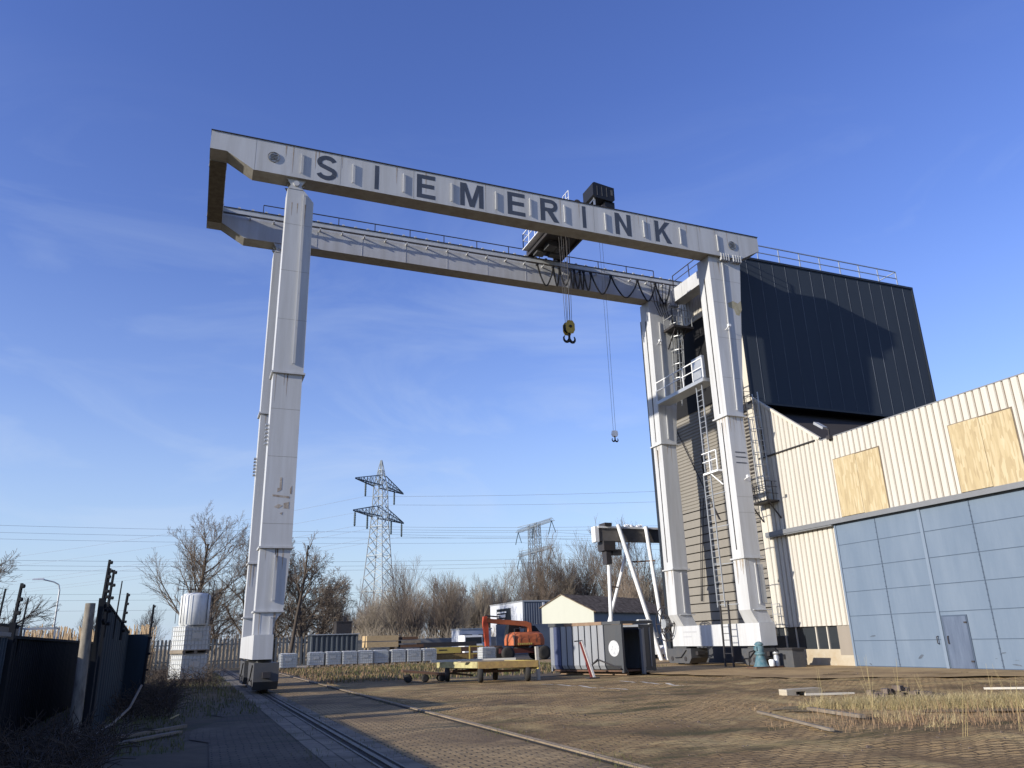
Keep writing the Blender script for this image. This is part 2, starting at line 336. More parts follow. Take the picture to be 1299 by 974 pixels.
# ------------------------------------------------------------------ ground
def ground_mat(name, bricks, c1, c2, dirt, moss, mortar=(0.045, 0.037, 0.026), dirt_pos=(0.46, 0.62), moss_pos=(0.52, 0.64), scale=1.0, bump=0.6, light=True):
    m, nt, b = new_mat(name); N, L = nt.nodes, nt.links
    b.inputs['Roughness'].default_value = 0.92; b.inputs['Specular IOR Level'].default_value = 0.15
    tc = N.new('ShaderNodeTexCoord')
    def noise(sc, det=8, ro=0.6, dist=0.0, vec=None):
        n = N.new('ShaderNodeTexNoise'); n.inputs['Scale'].default_value = sc; n.inputs['Detail'].default_value = det
        n.inputs['Roughness'].default_value = ro; n.inputs['Distortion'].default_value = dist
        L.new(vec or tc.outputs['Object'], n.inputs['Vector']); return n.outputs['Fac']
    def ramp(f, a, c):
        r = N.new('ShaderNodeValToRGB'); r.color_ramp.elements[0].position = a; r.color_ramp.elements[1].position = c
        L.new(f, r.inputs['Fac']); return r.outputs['Color']
    def mix(f, A, B):
        x = N.new('ShaderNodeMix'); x.data_type = 'RGBA'
        L.new(f, x.inputs['Factor'])
        for s, k in ((A, 'A'), (B, 'B')):
            if isinstance(s, tuple): x.inputs[k].default_value = rgb(s)
            else: L.new(s, x.inputs[k])
        return x.outputs['Result']
    height = None
    if bricks:
        # wobble the courses a little, as a yard driven on by heavy loads is
        wob = N.new('ShaderNodeTexNoise'); wob.inputs['Scale'].default_value = 0.8; wob.inputs['Detail'].default_value = 3
        L.new(tc.outputs['Object'], wob.inputs['Vector'])
        vm = N.new('ShaderNodeVectorMath'); vm.operation = 'SCALE'; vm.inputs['Scale'].default_value = 0.10
        L.new(wob.outputs['Color'], vm.inputs[0])
        va = N.new('ShaderNodeVectorMath'); va.operation = 'ADD'
        L.new(tc.outputs['Object'], va.inputs[0]); L.new(vm.outputs[0], va.inputs[1])
        mpp = N.new('ShaderNodeMapping'); mpp.inputs['Rotation'].default_value = (0, 0, bricks[2])
        L.new(va.outputs[0], mpp.inputs['Vector'])
        br = N.new('ShaderNodeTexBrick'); br.inputs['Scale'].default_value = 1.0
        br.inputs['Brick Width'].default_value = bricks[0]; br.inputs['Row Height'].default_value = bricks[1]
        br.inputs['Mortar Size'].default_value = 0.016; br.inputs['Mortar Smooth'].default_value = 0.4
        br.inputs['Color1'].default_value = rgb(c1); br.inputs['Color2'].default_value = rgb(c2); br.inputs['Mortar'].default_value = rgb(mortar)
        L.new(mpp.outputs['Vector'], br.inputs['Vector'])
        col = br.outputs['Color']; height = br.outputs['Fac']
    else:
        col = mix(ramp(noise(1.7, 10, 0.7), 0.35, 0.7), c1, c2)
    col = mix(ramp(noise(0.23, 9, 0.68, 0.6), *dirt_pos), col, dirt)
    sp = N.new('ShaderNodeMapping'); sp.inputs['Scale'].default_value = (0.35, 1.3, 1); sp.inputs['Rotation'].default_value = (0, 0, -0.5)
    L.new(tc.outputs['Object'], sp.inputs['Vector'])
    col = mix(ramp(noise(0.55, 10, 0.72, 0.3, sp.outputs['Vector']), *moss_pos), col, moss)
    col = mix(ramp(noise(0.42, 10, 0.7, 0.4), 0.52, 0.74), col, tuple(min(0.62, v * 1.25) for v in c1)) if bricks and light else col
    if light:
        st = ramp(noise(0.9, 6, 0.8, 1.2), 0.66, 0.74); sm = N.new('ShaderNodeMath'); sm.operation = 'MULTIPLY'; sm.inputs[1].default_value = 0.7
        L.new(st, sm.inputs[0]); col = mix(sm.outputs[0], col, (0.05, 0.042, 0.03))
    # grit
    g = ramp(noise(55, 3, 0.7), 0.25, 0.85)
    x = N.new('ShaderNodeMix'); x.data_type = 'RGBA'; x.blend_type = 'MULTIPLY'; x.inputs['Factor'].default_value = 0.30
    L.new(col, x.inputs['A']); L.new(g, x.inputs['B']); col2 = x.outputs['Result']
    bri = N.new('ShaderNodeBrightContrast'); bri.inputs['Bright'].default_value = 0.02
    L.new(col2, bri.inputs['Color'])
    L.new(bri.outputs['Color'], b.inputs['Base Color'])
    h1 = noise(1.1, 5, 0.55); h2 = noise(28, 5, 0.7)
    a = N.new('ShaderNodeMath'); a.operation = 'MULTIPLY_ADD'; a.inputs[1].default_value = 1.6; L.new(h1, a.inputs[0]); 
    s2 = N.new('ShaderNodeMath'); s2.operation = 'MULTIPLY'; s2.inputs[1].default_value = 0.30; L.new(h2, s2.inputs[0]); L.new(s2.outputs[0], a.inputs[2])
    hh = a.outputs[0]
    if height is not None:
        s3 = N.new('ShaderNodeMath'); s3.operation = 'MULTIPLY_ADD'; s3.inputs[1].default_value = -0.45
        L.new(height, s3.inputs[0]); L.new(hh, s3.inputs[2]); hh = s3.outputs[0]
    bp = N.new('ShaderNodeBump'); bp.inputs['Strength'].default_value = bump; bp.inputs['Distance'].default_value = 0.045
    L.new(hh, bp.inputs['Height']); L.new(bp.outputs['Normal'], b.inputs['Normal'])
    return m

YARD = ground_mat('worn_brick_paving', (0.26, 0.13, 0.06), (0.56, 0.37, 0.155), (0.42, 0.27, 0.105), (0.175, 0.108, 0.043), (0.10, 0.08, 0.022), mortar=(0.06, 0.04, 0.018), bump=1.0)
TRACKPAVE = ground_mat('paving_between_rails', (0.26, 0.13, 0.02), (0.50, 0.345, 0.16), (0.36, 0.245, 0.11), (0.18, 0.12, 0.06), (0.10, 0.085, 0.046), bump=0.8)
EARTH = ground_mat('trodden_earth', None, (0.15, 0.112, 0.066), (0.10, 0.075, 0.045), (0.07, 0.055, 0.032), (0.075, 0.08, 0.026))
APRON = ground_mat('dusty_concrete_apron', None, (0.50, 0.34, 0.155), (0.38, 0.25, 0.11), (0.20, 0.128, 0.058), (0.14, 0.095, 0.042), dirt_pos=(0.45, 0.7), moss_pos=(0.6, 0.75), bump=0.35)
SLAB = ground_mat('rail_edge_slabs', (0.62, 0.58, 1.571), (0.30, 0.25, 0.175), (0.24, 0.20, 0.145), (0.14, 0.115, 0.08), (0.09, 0.085, 0.05))

def sheet(name, pts, z, m, n=None):
    mb = MB(); mb.add([(x, y, z) for x, y in pts], [tuple(range(len(pts)))])
    return setting(mb.build(name, m, fix=False))
g = MB(); g.add([(-2500, -1500, -0.02), (2500, -1500, -0.02), (2500, 4000, -0.02), (-2500, 4000, -0.02)], [(0, 1, 2, 3)])
setting(g.build('ground', EARTH, fix=False))
def wavy(x0, y0, x1, y1, amp, step, rnd):
    n = max(2, int(math.hypot(x1 - x0, y1 - y0) / step)); out = []
    for i in range(n):
        t = i / n; out.append((x0 + (x1 - x0) * t + rnd.uniform(-amp, amp), y0 + (y1 - y0) * t + rnd.uniform(-amp, amp)))
    return out
rnd = random.Random(5)
from mathutils import noise as mnoise
def relief(x, y):
    """ruts and sunken courses worn by heavy loads; dies out towards the rail and the flat surroundings"""
    u, v = x * math.cos(0.35) + y * math.sin(0.35), -x * math.sin(0.35) + y * math.cos(0.35)
    h = 0.055 * mnoise.noise((u * 0.30, v * 0.95, 1.7)) + 0.035 * mnoise.noise((u * 0.9, v * 1.9, 5.1)) + 0.016 * mnoise.noise((x * 3.1, y * 3.1, 9.0)) + 0.012 * mnoise.noise((x * 6.5, y * 6.5, 2.0))
    f = min(1, max(0, (x - 5.7) / 1.2)) * min(1, max(0, (30 - y) / 5))
    return max(-0.010, -0.004 + f * (0.026 + h))
NX, NY = 170, 210; X0, X1, Y0, Y1 = 5.62, 27.0, 5.0, 29.6
def rut_y(t): return Y0 + (Y1 - Y0) * t ** 1.35
mb = MB(); mb.add([(X0 + (X1 - X0) * (i / NX), rut_y(j / NY), relief(X0 + (X1 - X0) * (i / NX), rut_y(j / NY))) for j in range(NY + 1) for i in range(NX + 1)],
       [(j * (NX + 1) + i, j * (NX + 1) + i + 1, (j + 1) * (NX + 1) + i + 1, (j + 1) * (NX + 1) + i) for j in range(NY) for i in range(NX)], True)
setting(mb.build('yard_paving', YARD, fix=False))
sheet('yard_paving', [(5.62, -8), (40, -8), (40, 5.0), (5.62, 5.0)], -0.010, YARD)
sheet('yard_paving', [(27.0, 5.0), (40, 5.0), (40, 19), (27.0, 22.5)], -0.010, YARD)
sheet('yard_paving', [(5.62, 29.6), (19.5, 29.6)] + wavy(19.2, 30.0, 8.5, 39, 0.5, 1.2, rnd) + [(5.62, 39)], -0.008, YARD)
sheet('concrete_apron', [(40, 14)] + [(40, 60), (23, 60)] + wavy(22.5, 44, 19, 30, 0.35, 1, rnd) + wavy(19, 30, 20.5, 22.5, 0.4, 0.8, rnd) + wavy(20.5, 22.5, 27, 17, 0.4, 0.8, rnd), 0.052, APRON)
sheet('track_paving', [(3.16, -8), (5.38, -8), (5.38, 60), (3.16, 60)], -0.006, TRACKPAVE)
sheet('left_paving', [(0.1, -8), (1.98, -8), (1.98, 34)] + wavy(1.98, 34, 0.1, 15, 0.3, 1.0, rnd), -0.006, ground_mat('dark_mossy_paving', (0.26, 0.13, 0.02), (0.17, 0.135, 0.09), (0.13, 0.105, 0.07), (0.08, 0.062, 0.04), (0.06, 0.06, 0.026), bump=0.7))
sheet('rail_slabs', [(1.98, -8), (3.16, -8), (3.16, 70), (1.98, 70)], 0.0, SLAB)

# the two crane rails let into the ground
r = MB(); r.box(2.70, 2.78, -6, 90, -0.01, 0.022); r.box(2.56, 2.60, -6, 90, -0.01, 0.014); r.box(2.86, 2.90, -6, 90, -0.01, 0.014)
tag(r.build('crane_rail', TRACK), 'steel rail grooved between concrete slabs, running to the foot of the left crane legs', 'rail', 'crane rails')
r = MB(); r.box(5.46, 5.52, -6, 75, -0.01, 0.03); r.box(5.57, 5.61, -6, 75, -0.01, 0.02)
tag(r.build('crane_rail', paint('dusty_rail', (0.30, 0.235, 0.155), 0.7, 0.2, c2=(0.14, 0.10, 0.065), amount=0.9, scale=1.5, streak=False)), 'thin steel rail bordering the brown brick yard, the one clear of the crane legs', 'rail', 'crane rails')
r = MB(); r.box(25.92, 25.99, 12, 90, -0.01, 0.03)
tag(r.build('crane_rail', TRACK), 'steel rail in the dusty apron under the right crane legs, nearest the blue door', 'rail', 'crane rails')
# dark grooves beside the rails
gm = plain('groove_dirt', (0.035, 0.03, 0.024), 0.95)
sheet('rail_groove', [(2.60, -6), (2.70, -6), (2.70, 90), (2.60, 90)], 0.004, gm)
sheet('rail_groove', [(2.78, -6), (2.86, -6), (2.86, 90), (2.78, 90)], 0.004, gm)
sheet('rail_groove', [(5.38, -6), (5.46, -6), (5.46, 75), (5.38, 75)], 0.004, gm)
wl = plain('worn_white_line', (0.50, 0.45, 0.37), 0.9)
for (xa, ya, xb, yb) in ((12.5, 28.4, 13.1, 22.6), (15.5, 27.8, 15.2, 22.5)):
    mb = MB(); vs = []
    for i in range(41):
        t = i / 40; x, y = xa + (xb - xa) * t, ya + (yb - ya) * t
        for k in range(4): vs.append((x - 0.07 + 0.047 * k, y, relief(x - 0.07 + 0.047 * k, y) + 0.007))
    mb.add(vs, [(4 * i + k, 4 * i + k + 1, 4 * i + k + 5, 4 * i + k + 4) for i in range(40) for k in range(3)]); setting(mb.build('painted_line', wl, fix=False))

# ------------------------------------------------------------------ gantry crane
gc = thing('gantry_crane', (14, 35, 0), 'huge white portal gantry crane with dark lettering, straddling the yard beside the dark shed', 'gantry crane')
K = Kit(gc)
prof = [(-1.15, 22.55), (-0.44, 22.55), (0.72, 21.86), (27.2, 21.83), (28.6, 22.6), (28.6, 23.47), (-1.15, 23.47)]
def girder(y0, y1, lab):
    mb = MB(); mb.prism(prof, y0, y1, 'y')
    o = K.part(mb, 'girder', WHITE); o['label'] = lab
    mb = MB(); mb.box(-1.17, 28.62, y0 - 0.04, y1 + 0.04, 23.472, 23.51); K.part(mb, 'top_plate', DARKSTEEL, o)
    return o
G1 = girder(31.5, 32.4, 'near white girder with large dark letters')
G2 = girder(38.0, 38.87, 'far white girder with handrail, track and hanging cables')
UNDERBROWN2 = paint('mottled_brown_underside', (0.15, 0.125, 0.085), 0.8, c2=(0.07, 0.055, 0.04), amount=0.9, scale=4, streak=False)  # dark mottled brown for the underside of the left tie
UNDERBROWN = paint('brown_grey_underside', (0.34, 0.32, 0.28), 0.8, c2=(0.23, 0.21, 0.175), amount=0.8, scale=2.5, streak=False)  # browner, darker tone than the webs, for the girder undersides
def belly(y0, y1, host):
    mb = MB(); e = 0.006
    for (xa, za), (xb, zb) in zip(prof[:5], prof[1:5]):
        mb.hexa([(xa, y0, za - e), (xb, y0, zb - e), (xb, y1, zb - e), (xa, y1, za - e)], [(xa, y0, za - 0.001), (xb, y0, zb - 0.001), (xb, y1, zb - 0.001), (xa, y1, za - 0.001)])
    K.part(mb, 'bottom_plate', UNDERBROWN, host)
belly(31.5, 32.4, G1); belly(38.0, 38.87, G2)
# web joints on the far girder (plate seams)
mb = MB()
for i in range(9):
    x = 4.4 + i * 2.45; mb.box(x, x + 0.03, 37.99, 37.999, 21.85, 22.9)
K.pieces(mb, 'web_seam', WHITE, G2)

def arc(cx, cz, rx, rz, a0, a1, n=14): return [(cx + rx * math.cos(math.radians(a0 + (a1 - a0) * i / n)), cz + rz * math.sin(math.radians(a0 + (a1 - a0) * i / n))) for i in range(n + 1)]
def stroke(pts, t):                         # ribbon of width t round a centre line -> quads
    L_, R_ = [], []
    for i, p in enumerate(pts):
        a = pts[max(0, i - 1)]; b = pts[min(len(pts) - 1, i + 1)]
        dx, dz = b[0] - a[0], b[1] - a[1]; l = math.hypot(dx, dz) or 1
        L_.append((p[0] - dz / l * t / 2, p[1] + dx / l * t / 2)); R_.append((p[0] + dz / l * t / 2, p[1] - dx / l * t / 2))
    return [[L_[i], L_[i + 1], R_[i + 1], R_[i]] for i in range(len(pts) - 1)]
mb = MB()
for x in (0.75, 4.55, 8.05, 11.75, 14.75, 17.85, 21.55, 24.4, 27.15): mb.box(x, x + 0.014, 31.497, 31.4995, 21.90, 23.46)
K.pieces(mb, 'weld_seam', paint('grimy_weld', (0.30, 0.29, 0.26), 0.7, amount=0.6, streak=False), G1)
def letter(ch, xc, w, zb=22.0, zt=23.3):
    """bold sans capital painted on the web of the near girder"""
    h = zt - zb; s = 0.255; q = 0.225; P = []
    rect = lambda x0, x1, z0, z1: P.append([(x0, z0), (x1, z0), (x1, z1), (x0, z1)])
    if ch == 'I': rect(0, w, 0, h)
    if ch == 'E':
        rect(0, s, 0, h); rect(s, w, 0, q); rect(s, w * 0.93, h / 2 - q / 2 + 0.03, h / 2 + q / 2 + 0.03); rect(s, w * 0.98, h - q, h)
    if ch == 'M':
        t = 0.235; k = t * 1.25; c = w / 2; P += [[(0, 0), (t, 0), (t, h), (0, h)], [(w - t, 0), (w, 0), (w, h), (w - t, h)], [(t, h), (t, h - 0.42), (c - 0.125, 0), (c, 0), (c, 0.40), (t + 0.09, h)], [(w - t, h), (w - t, h - 0.42), (c + 0.125, 0), (c, 0), (c, 0.40), (w - t - 0.09, h)]]
    if ch == 'N': P += [[(0, 0), (s, 0), (s, h), (0, h)], [(w - s, 0), (w, 0), (w, h), (w - s, h)], [(s, h), (s, h - 0.44), (w - s, 0), (w - s, 0.44)]]
    if ch == 'K': P += [[(0, 0), (s, 0), (s, h), (0, h)], [(s, 0.40), (s, 0.74), (w * 0.66, h), (w * 0.97, h), (w * 0.44, 0.66)], [(0.44, 0.585), (w * 0.45, 0.67), (w * 0.56, 0.80), (w * 1.02, 0), (w * 0.70, 0)]]
    if ch == 'R':
        rect(0, s, 0, h); r = (0.72 - q / 2 * 0) / 2
        zc = h - 0.365; rr = 0.365 - q / 2
        P += stroke([(s, h - q / 2), (w * 0.58, h - q / 2)] + arc(w * 0.58, zc, w * 0.38 - s / 2 * 0.9, rr, 90, -90)[1:] + [(s, zc - rr)], q)
        P.append([(w * 0.36, zc - rr - q / 2), (w * 0.66, zc - rr - q / 2 + 0.03), (w * 1.02, 0), (w * 0.72, 0)])
    if ch == 'S':
        c = w / 2; rt = (h / 2 - q / 2) / 2 + 0.0; rx = c - s / 2
        pts = arc(c, h - q / 2 - rt, rx * 0.96, rt, 18, 200, 14) + [(c - rx * 0.72, h / 2 + 0.10), (c, h / 2), (c + rx * 0.74, h / 2 - 0.10)] + arc(c, q / 2 + rt, rx, rt, 22, -165, 14)
        P += stroke(pts, q)
    mb = MB()
    for k, poly in enumerate(P):
        y = 31.496 - 0.0012 * (k % 7); mb.add([(xc - w / 2 + a, y, zb + b) for a, b in poly], [tuple(range(len(poly)))])
    return K.part(mb, 'letter', LETTER, G1)
for ch, xc, w in (('S', 3.92, 0.98), ('I', 6.26, 0.20), ('E', 8.68, 0.93), ('M', 11.03, 1.22), ('E', 13.42, 0.96), ('R', 15.27, 1.02), ('I', 17.28, 0.21), ('N', 19.62, 0.98), ('K', 22.12, 1.02)):
    letter(ch, xc, w)
def fin(x, y, z0, z1, host, x2=None):    # a flat bar held off the plate by small pins
    mb = MB(); x2 = x if x2 is None else x2
    mb.hexa([(x2 - 0.012, y - 0.075, z0), (x2 + 0.03, y - 0.075, z0), (x2 + 0.03, y - 0.022, z0), (x2 - 0.012, y - 0.022, z0)],
            [(x - 0.012, y - 0.075, z1), (x + 0.03, y - 0.075, z1), (x + 0.03, y - 0.022, z1), (x - 0.012, y - 0.022, z1)])
    n = max(2, int((z1 - z0) / 1.6) + 1)
    for i in range(n):
        t = i / (n - 1); z = z0 + 0.05 + (z1 - z0 - 0.1) * t; xx = x2 + (x - x2) * t
        mb.box(xx - 0.01, xx + 0.02, y - 0.03, y - 0.001, z - 0.012, z + 0.012)
    return K.part(mb, 'standoff_bar', WHITE, host)
for x in (2.76, 5.12, 7.54, 9.95, 12.28, 14.15, 16.10, 18.5, 20.87, 23.2, 25.68): fin(x, 31.5, 22.1, 23.13, G1)
def grille(x, z):
    mb = MB()
    n = 24
    for i in range(n):
        a, b = 2 * PI * i / n, 2 * PI * (i + 1) / n
        mb.bar((x + 0.25 * math.cos(a), 31.475, z + 0.25 * math.sin(a)), (x + 0.25 * math.cos(b), 31.475, z + 0.25 * math.sin(b)), 0.028, 0.03)
    for k in range(4): mb.box(x - 0.15 + 0.02 * (k % 2), x + 0.16, 31.46, 31.499, z - 0.13 + k * 0.08, z - 0.105 + k * 0.08)
    K.part(mb, 'round_vent', paint('vent_grey', (0.16, 0.165, 0.17), 0.6), G1)
grille(1.55, 22.68); grille(26.70, 22.62)

# ties between the girders
mb = MB(); mb.box(-1.145, -0.42, 32.402, 37.998, 22.52, 23.44)
mb.box(-1.16, -0.40, 32.9, 32.98, 22.50, 23.46); mb.box(-1.16, -0.40, 37.5, 37.58, 22.50, 23.46)
LT = K.part(mb, 'cross_tie', WHITE)
mb = MB(); mb.box(-1.14, -0.425, 32.41, 37.99, 22.49, 22.499); K.part(mb, 'bottom_plate', UNDERBROWN2, LT)
mb = MB(); mb.box(26.9, 27.75, 32.402, 37.998, 21.88, 22.80); mb.box(26.88, 27.77, 36.9, 36.97, 21.86, 22.82)
K.part(mb, 'cross_tie', WHITE)

# legs
def frus(mb, x0, x1, X0, X1, y0, y1, Y0, Y1, z0, z1):
    return mb.hexa([(x0, y0, z0), (x1, y0, z0), (x1, y1, z0), (x0, y1, z0)], [(X0, Y0, z1), (X1, Y0, z1), (X1, Y1, z1), (X0, Y1, z1)])
def right_leg(y, near):
    a, b = y, y + 0.95
    mb = MB()
    frus(mb, 25.10, 26.16, 25.12, 27.3, a, b + 0.12, a, b + 0.12, 12.52, 21.83)
    frus(mb, 25.13, 26.13, 25.13, 26.13, a + 0.03, b, a + 0.03, b, 5.20, 12.45)
    frus(mb, 25.14, 26.07, 25.14, 26.07, a + 0.05, b, a + 0.05, b, 2.69, 5.13)
    frus(mb, 25.50, 26.40, 25.14, 26.07, a + 0.05, b + 0.1, a + 0.05, b, 2.085, 2.689)
    leg = K.part(mb, 'leg', WHITE)
    fl = MB()
    fl.box(25.02, 26.26, a - 0.09, b + 0.2, 12.45, 12.52); fl.box(25.04, 26.22, a - 0.06, b + 0.1, 5.13, 5.20)
    fl.box(25.30, 26.30, a - 0.02, b + 0.1, 2.66, 2.70)
    K.pieces(fl, 'flange_plate', WHITE, leg)
    # dark vertical strips on the -X side
    cb = MB(); cb.box(25.075, 25.10, a + 0.52, a + 0.57, 12.7, 20.6); cb.box(25.10, 25.13, a + 0.50, a + 0.55, 5.6, 12.2)
    K.part(cb, 'dark_strip', DARKSTEEL, leg)
    bolts = MB()
    for i in range(9):
        x = 25.85 + i * 0.165
        if i == 4: continue
        bolts.box(x, x + 0.05, a - 0.24, a - 0.20, 21.62, 22.02)
        bolts.box(x - 0.02, x + 0.07, a - 0.2, a - 0.001, 21.60, 21.80)
    K.pieces(bolts, 'bolt_lug', WHITE, leg)
    return leg
LR1 = right_leg(31.7, True); LR2 = right_leg(38.05, False)
fin(25.98, 31.7, 12.8, 21.5, LR1, 25.76); fin(25.70, 31.75, 2.95, 4.9, LR1); fin(25.62, 38.1, 2.8, 5.0, LR2)
fin(25.72, 38.05, 12.8, 20.4, LR2, 25.58)
mb = MB(); mb.box(25.9, 26.2, 31.73, 31.749, 3.0, 4.85); K.part(mb, 'access_panel', GALV, LR1)
mb = MB(); 
for z in (9.95, 10.25, 10.5): mb.box(25.35, 26.0, 31.715, 31.729, z, z + 0.05)
K.part(mb, 'louvre', LETTER, LR1)
mb = MB()
rr = random.Random(3)
mb.prism([(26.08, 19.05), (26.45, 19.22), (26.75, 19.1), (26.98, 19.3), (26.98, 18.75), (26.75, 18.35), (26.55, 18.4), (26.45, 18.72), (26.1, 18.8)], 31.695, 31.70, 'y')
K.pieces(mb, 'worn_paint_patch', RUSTFADE, LR1)
# small lamps on the legs
for (x, y, z, host) in ((25.72, 31.7, 17.4, LR1), (25.75, 31.73, 9.1, LR1), (25.5, 38.05, 18.9, LR2)):
    mb = MB(); mb.bar((x, y, z), (x - 0.05, y - 0.32, z + 0.08), 0.035); mb.box(x - 0.13, x + 0.02, y - 0.45, y - 0.30, z + 0.02, z + 0.16)
    K.part(mb, 'flood_lamp', WHITE2, host)

def left_leg(y):
    a, b = y, y + 0.9
    mb = MB()
    mb.prism([(2.22, 12.52), (3.45, 12.52), (3.43, 20.75), (2.98, 21.3), (2.26, 21.3)], a, b, 'y')
    mb.box(2.24, 3.41, a + 0.02, b, 5.32, 12.44)
    mb.prism([(2.22, 2.92), (3.24, 2.92), (3.40, 5.25), (2.24, 5.25)], a + 0.04, b, 'y')
    mb.prism([(2.22, 2.055), (2.92, 2.055), (2.92, 2.30), (2.97, 2.52), (3.08, 2.70), (3.24, 2.86), (2.22, 2.86)], a + 0.05, b, 'y')
    leg = K.part(mb, 'leg', WHITE)
    fl = MB(); fl.box(2.15, 3.52, a - 0.08, b + 0.1, 12.44, 12.52); fl.box(2.17, 3.48, a - 0.06, b + 0.1, 5.25, 5.32); fl.box(2.15, 3.28, a - 0.03, b + 0.1, 2.86, 2.92)
    K.pieces(fl, 'flange_plate', WHITE, leg)
    hg = MB()
    for yy in (a - 0.02, a + 0.4, a + 0.85):
        hg.prism([(2.28, 21.302), (2.95, 21.302), (2.78, 21.62), (2.45, 21.62)], yy, yy + 0.06, 'y')
        hg.prism([(2.42, 21.50), (2.82, 21.50), (3.05, 21.855), (2.20, 21.855)], yy + 0.07, yy + 0.13, 'y')
    hg.lathe((2.62, a - 0.1, 21.57), [(0.13, 0), (0.13, 1.15)], 'y', 14)
    K.part(hg, 'hinge', WHITE, leg)
    hs = MB()
    for k in range(6): hs.box(2.10, 2.22, a + 0.1, a + 0.35, 10.2 - 0.16 * k, 10.26 - 0.16 * k)
    K.part(hs, 'step_iron', GALV, leg)
    return leg
def leg_seams(host, x0f, x1f, y, zs_):
    mb = MB()
    for z in zs_: mb.box(x0f(z), x1f(z), y - 0.0025, y - 0.0005, z, z + 0.016)
    K.pieces(mb, 'weld_seam', bpy.data.materials['grimy_weld'], host)
leg_seams(LR1, lambda z: 25.13, lambda z: 26.16 + (z - 12.5) / 9.33 * 1.12, 31.7, (14.6, 16.9, 19.0, 20.4)); leg_seams(LR1, lambda z: 25.14, lambda z: 26.12, 31.73, (7.4, 8.2))
RUN = paint('rust_run', (0.33, 0.255, 0.18), 0.8, c2=(0.44, 0.41, 0.36), amount=0.9, scale=6, streak=False)
def runs(host, x0, x1, y, ztops, seed, face='y'):
    rq = random.Random(seed); mb = MB()
    for z in ztops:
        for k in range(rq.randint(3, 6)):
            x = rq.uniform(x0 + 0.05, x1 - 0.05); w = rq.uniform(0.012, 0.04); l = rq.uniform(0.3, 1.5)
            pts = [(x - w, z), (x - w * 0.7, z - l * 0.5), (x - w * 0.15, z - l), (x + w * 0.2, z - l * 0.9), (x + w * 0.6, z - l * 0.4), (x + w, z)]
            mb.prism(pts, y - 0.0022, y - 0.0006, 'y') if face == 'y' else mb.prism(pts, y - 0.0022, y - 0.0006, 'x')
    K.pieces(mb, 'rust_stain', RUN, host)
runs(LR1, 25.12, 26.1, 31.73, (12.44,), 1); runs(LR1, 25.14, 26.05, 31.75, (5.12,), 2); runs(LR1, 31.8, 32.5, 25.13, (12.44, 5.12), 3, 'x'); runs(LR1, 25.2, 27.0, 31.7, (21.55,), 4)
runs(LR2, 38.15, 38.9, 25.13, (12.44, 5.12), 5, 'x'); runs(LR2, 25.14, 26.1, 38.08, (12.44,), 6)
runs(G1, 0.8, 27.0, 31.5, (23.44, 23.44, 23.44, 23.43), 7)
LL1 = left_leg(31.62); LL2 = left_leg(37.98)
leg_seams(LL1, lambda z: 2.23, lambda z: 3.43, 31.62, (14.9, 17.2, 19.5)); leg_seams(LL1, lambda z: 2.25, lambda z: 3.4, 31.64, (8.9, 10.9, 6.2))
runs(LL1, 2.26, 3.38, 31.64, (12.43,), 8); runs(LL1, 2.26, 3.2, 31.66, (5.24, 2.85), 9); runs(LL1, 2.3, 3.3, 31.62, (20.6,), 10); runs(LL2, 2.26, 3.3, 38.0, (12.43, 5.24), 11)
fin(2.97, 31.62, 12.9, 21.1, LL1); fin(2.80, 31.66, 3.25, 5.0, LL1); fin(2.78, 31.67, 1.95, 2.72, LL1)
mb = MB()
for pts in ([(2.72, 7.62), (2.80, 7.62), (2.80, 8.05), (2.88, 8.05), (2.88, 7.55), (2.72, 7.45)], [(2.55, 7.28), (3.2, 7.22), (3.2, 7.30), (2.55, 7.36)], [(2.63, 6.86), (2.8, 6.80), (2.97, 6.92), (2.8, 6.98)], [(3.0, 6.82), (3.2, 6.80), (3.2, 7.08), (3.0, 7.02)], [(2.86, 6.62), (2.95, 6.55), (2.98, 6.66)], [(3.22, 7.4), (3.27, 7.4), (3.27, 7.72), (3.2, 7.6)]):
    mb.prism(pts, 31.634, 31.639, 'y')
K.pieces(mb, 'worn_paint_patch', BROWNFADE, LL1)

